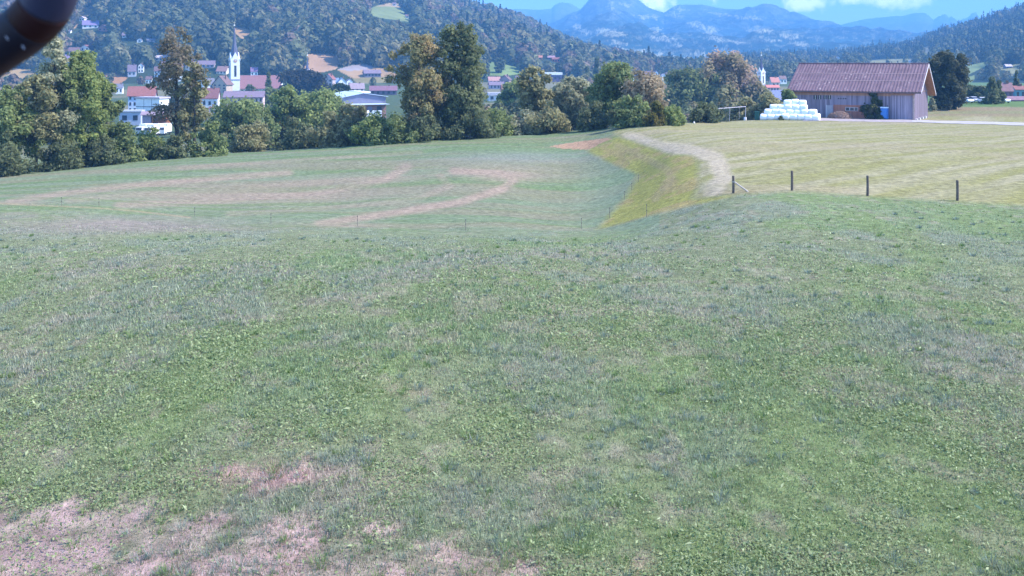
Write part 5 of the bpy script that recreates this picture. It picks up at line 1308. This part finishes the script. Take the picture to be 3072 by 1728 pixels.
# ------------------------------------------------------------------ fences, goal, markers
def build_small():
    pw = pmat("post_bark", (.13, .10, .085), .9, .35, 9, .4); pale = pmat("pale_brace", (.42, .36, .32), .85, .2, 8)
    g = "wooden fence posts along the mown terrace"
    fp = [(733.3, 175.8, 193.4, "wooden fence post with a slanting brace, leftmost of four"), (792, 171, 190.8, "wooden fence post, second from the left"), (867.6, 175.5, 195.2, "wooden fence post, third from the left"), (957.4, 180.3, 201, "wooden fence post, rightmost and nearest")]
    for i, (px, t, b, lb) in enumerate(fp):
        q = ground_hit(px, b, 40); s = q.y / F; h = (b - t) * s
        root = thing("fence_post", lb, "fence post", q, 0, g)
        MB().tube([(0, 0, -.3), (.01, 0, h * .5), (0, .01, h - .03), (0, .01, h)], [.085, .08, .075, .055], 9).build("post", pw, root, smooth=False)
        if i == 0:
            e = ground_hit(747.4, 191.8, 40) - q
            MB().tube([(0.05, 0, h * .66), (e.x, e.y - .3, e.z)], [.05, .055], 8).build("brace", pale, root)
            MB().tube([(.02, -.02, h * .62), (.02, -.02, h * .70)], .10, 8).build("wire_wrap", pmat("wire", (.3, .29, .28), .5, .1, 3, 0, .6), root)
    th = [(61.6, 197, 206.3), (99, 200, 207), (194.7, 208, 216.5), (271, 213, 223.5), (357.5, 218, 225.7), (465.7, 219, 230), (518.8, 143, 147.6), (565, 136.6, 142), (581.4, 218, 229.6), (609.7, 207.4, 218), (624.4, 192.7, 199.4), (631.7, 184.3, 190.5), (638.4, 174.6, 182.5), (646.6, 204, 218), (629, 162, 168), (578, 142.6, 147), (605.4, 131, 137.3), (639, 127.6, 130)]
    desc = ["far left along the dry track", "second from the left along the dry track", "at the right end of the dry track", "left of the long gap in the lower fence", "in the lower fence left of the centre", "at the bottom of the hollow, left of the yellow bank", "alone at the top of the lower field", "left of the bare soil patch", "at the lower tip of the yellow bank", "on the lower toe of the yellow bank", "on the middle toe of the yellow bank", "on the toe just below the bend of the bank", "at the bend of the yellow bank toe", "on the near face of the yellow bank", "on the far toe of the yellow bank", "in front of the bare soil patch", "above the bare soil patch", "at the far end of the mown headland"]
    tm = pmat("fence_stake", (.20, .17, .14), .7, .2, 10)
    for (px, t, b), d_ in zip(th, desc):
        q = ground_hit(px, b, 40); h = max((b - t) * q.y / F, .7)
        root = thing("fence_stake", "thin electric fence stake " + d_, "fence stake", q, 0, "thin stakes of the electric fence")
        MB().tube([(0, 0, -.2), (0, 0, h)], [.018, .015], 6).build("stake", tm, root)
        for k in (.55, .92): MB().tube([(0, -.05, h * k), (0, .03, h * k)], .03, 6).build("insulator", M_dark, root)
    # football goal
    a = ground_hit(713.6, 122.2, 140); b = ground_hit(745.5, 121.0, 140); s = a.y / F
    dx = b - a; ang = math.atan2(dx.y, dx.x); L = math.hypot(dx.x, dx.y); H = 2.3
    root = thing("football_goal", "grey metal football goal frame at the field edge before the trees", "goal", a, ang)
    mt = pmat("galvanised", (.45, .42, .48), .5, .1, 3, 0, .3)
    for x in (0, L): MB().tube([(x, 0, -.2), (x, 0, H)], .055, 8).build("goal_post", mt, root)
    MB().tube([(-.05, 0, H), (L + .05, 0, H)], .06, 8).build("crossbar", mt, root)
    for x in (L * .35, L * .69): MB().tube([(x, 1.3, -.2), (x, 1.2, H - .05)], .04, 8).build("net_pole", mt, root)
    for x in (0, L): MB().tube([(x, .04, H - .02), (x, 1.2, H - .12), (x, 1.3, -.1)], .03, 8).build("stay", mt, root)
    MB().tube([(0, 1.2, H - .1), (L, 1.2, H - .1)], .03, 8).build("rear_bar", mt, root)
    for (px, py, lb) in ((714.6, 121.6, "white round drum at the left goal post"), (744.6, 120.2, "white round drum at the right goal post")):
        q = ground_hit(px, py + .4, 140); q.y -= .45; q.z = gz(q.x, q.y)
        o = thing("drum", lb, "drum", q, 0, "white drums at the goal")
        MB().tube([(0, 0, 0), (0, 0, .05), (0, 0, .30), (0, 0, .34), (0, 0, .58), (0, 0, .62)], [.22, .25, .26, .24, .25, .21], 16).build("body", M_white, o, smooth=True)
        MB().tube([(0, 0, .62), (0, 0, .66)], .2, 16).build("lid", pmat("drum_lid", (.55, .55, .6)), o)
    q = ground_hit(694, 123.6, 140)
    st = MB().tube([(0, 0, -.05), (0, 0, .12), (0, 0, .27), (0, 0, .33)], [.14, .17, .13, .03], 10).build("marker_stone", M_white, None, q, True); tag(st, "small white marker stone at the field edge left of the goal", "stone")
    # dark pipe hanging into the picture close to the camera
    D = 1.1; r0 = 28.0 * D / F
    key = [(-420, 350), (-226, 209), (-60, 88), (0, 46), (27, 27), (45, 6), (54, -20), (57, -55), (57, -140), (57, -260)]
    path = []
    for i in range(1, len(key) - 2):
        a, b, c, d = [np.array(k, float) for k in key[i - 1:i + 3]]
        for t in np.linspace(0, 1, 10, endpoint=False): path.append(.5 * (2 * b + (c - a) * t + (2 * a - 5 * b + 4 * c - d) * t * t + (3 * b - a - 3 * c + d) * t ** 3))
    base = unproj(57, -140, D)
    P3 = [unproj(q[0], q[1], D + (.0006 * (q[1] + 140) if q[1] < 60 else .0006 * 200)) - base for q in path]
    root = thing("overhead_pipe", "dark blurred pipe elbow crossing the top left corner", "pipe", base, 0)
    pm = pmat("dark_plastic", (.012, .011, .020), .6, .35, 9, .1, 0, .2); rb = pmat("rust_band", (.028, .010, .012), .6, .35, 14, 0, 0, .15); gb = pmat("bluish_collar", (.030, .032, .066), .55, .2, 8, 0, 0, .25)
    k1, k2 = 32, 40
    MB().tube(P3[:k1 + 1], r0, 48).build("pipe_body", pm, root, smooth=True)
    MB().tube(P3[k1:k2 + 1], r0 * 1.004, 48).build("band", rb, root, smooth=True)
    MB().tube(P3[k2:], r0 * .998, 48).build("elbow", gb, root, smooth=True)
    ax = (P3[25] - P3[5]).normalized(); up = Vector((0, 0, 1)) - ax * ax.z; up.normalize(); side = Vector((0, -1, 0)); side = (side - ax * side.dot(ax)).normalized()
    off = up * r0 * .93 + side * r0 * .38
    MB().tube([p_ + off for p_ in P3[2:30:4]], .0022, 8).build("seam", pmat("seam", (.05, .045, .075), .5), root)
    for (k, a_, l_) in ((30, .35, .007), (26, -.1, .006), (22, .55, .005), (28, -.75, .006), (18, -.2, .006)):
        o1 = up * r0 * math.sin(a_) + side * r0 * math.cos(a_)
        MB().tube([P3[k] + o1, P3[k] + o1 * 1.002 - up * l_], [.0013, .0009], 6).build("scratch", pmat("scratch", (.16, .16, .2), .5), root)

build_village()
build_churches()
build_forests()
build_barn()
build_vehicles()
build_trees()
build_small()

# ------------------------------------------------------------------ air
hz = MB().box(-8800, 8800, -60, 11000, -31.5, 700)
hm = bpy.data.materials.new("air"); hm.use_nodes = True
nt = hm.node_tree
for n_ in list(nt.nodes): nt.nodes.remove(n_)
ho = nt.nodes.new("ShaderNodeOutputMaterial"); pv = nt.nodes.new("ShaderNodeVolumePrincipled")
pv.inputs['Color'].default_value = HAZE_COLOR + (1,)
pv.inputs['Density'].default_value = HAZE_DENSITY
pv.inputs['Anisotropy'].default_value = 0.0
nt.links.new(pv.outputs[0], ho.inputs['Volume'])
tag(hz.build("haze", hm), "blue air between the meadow and the mountains", None, None, "stuff")
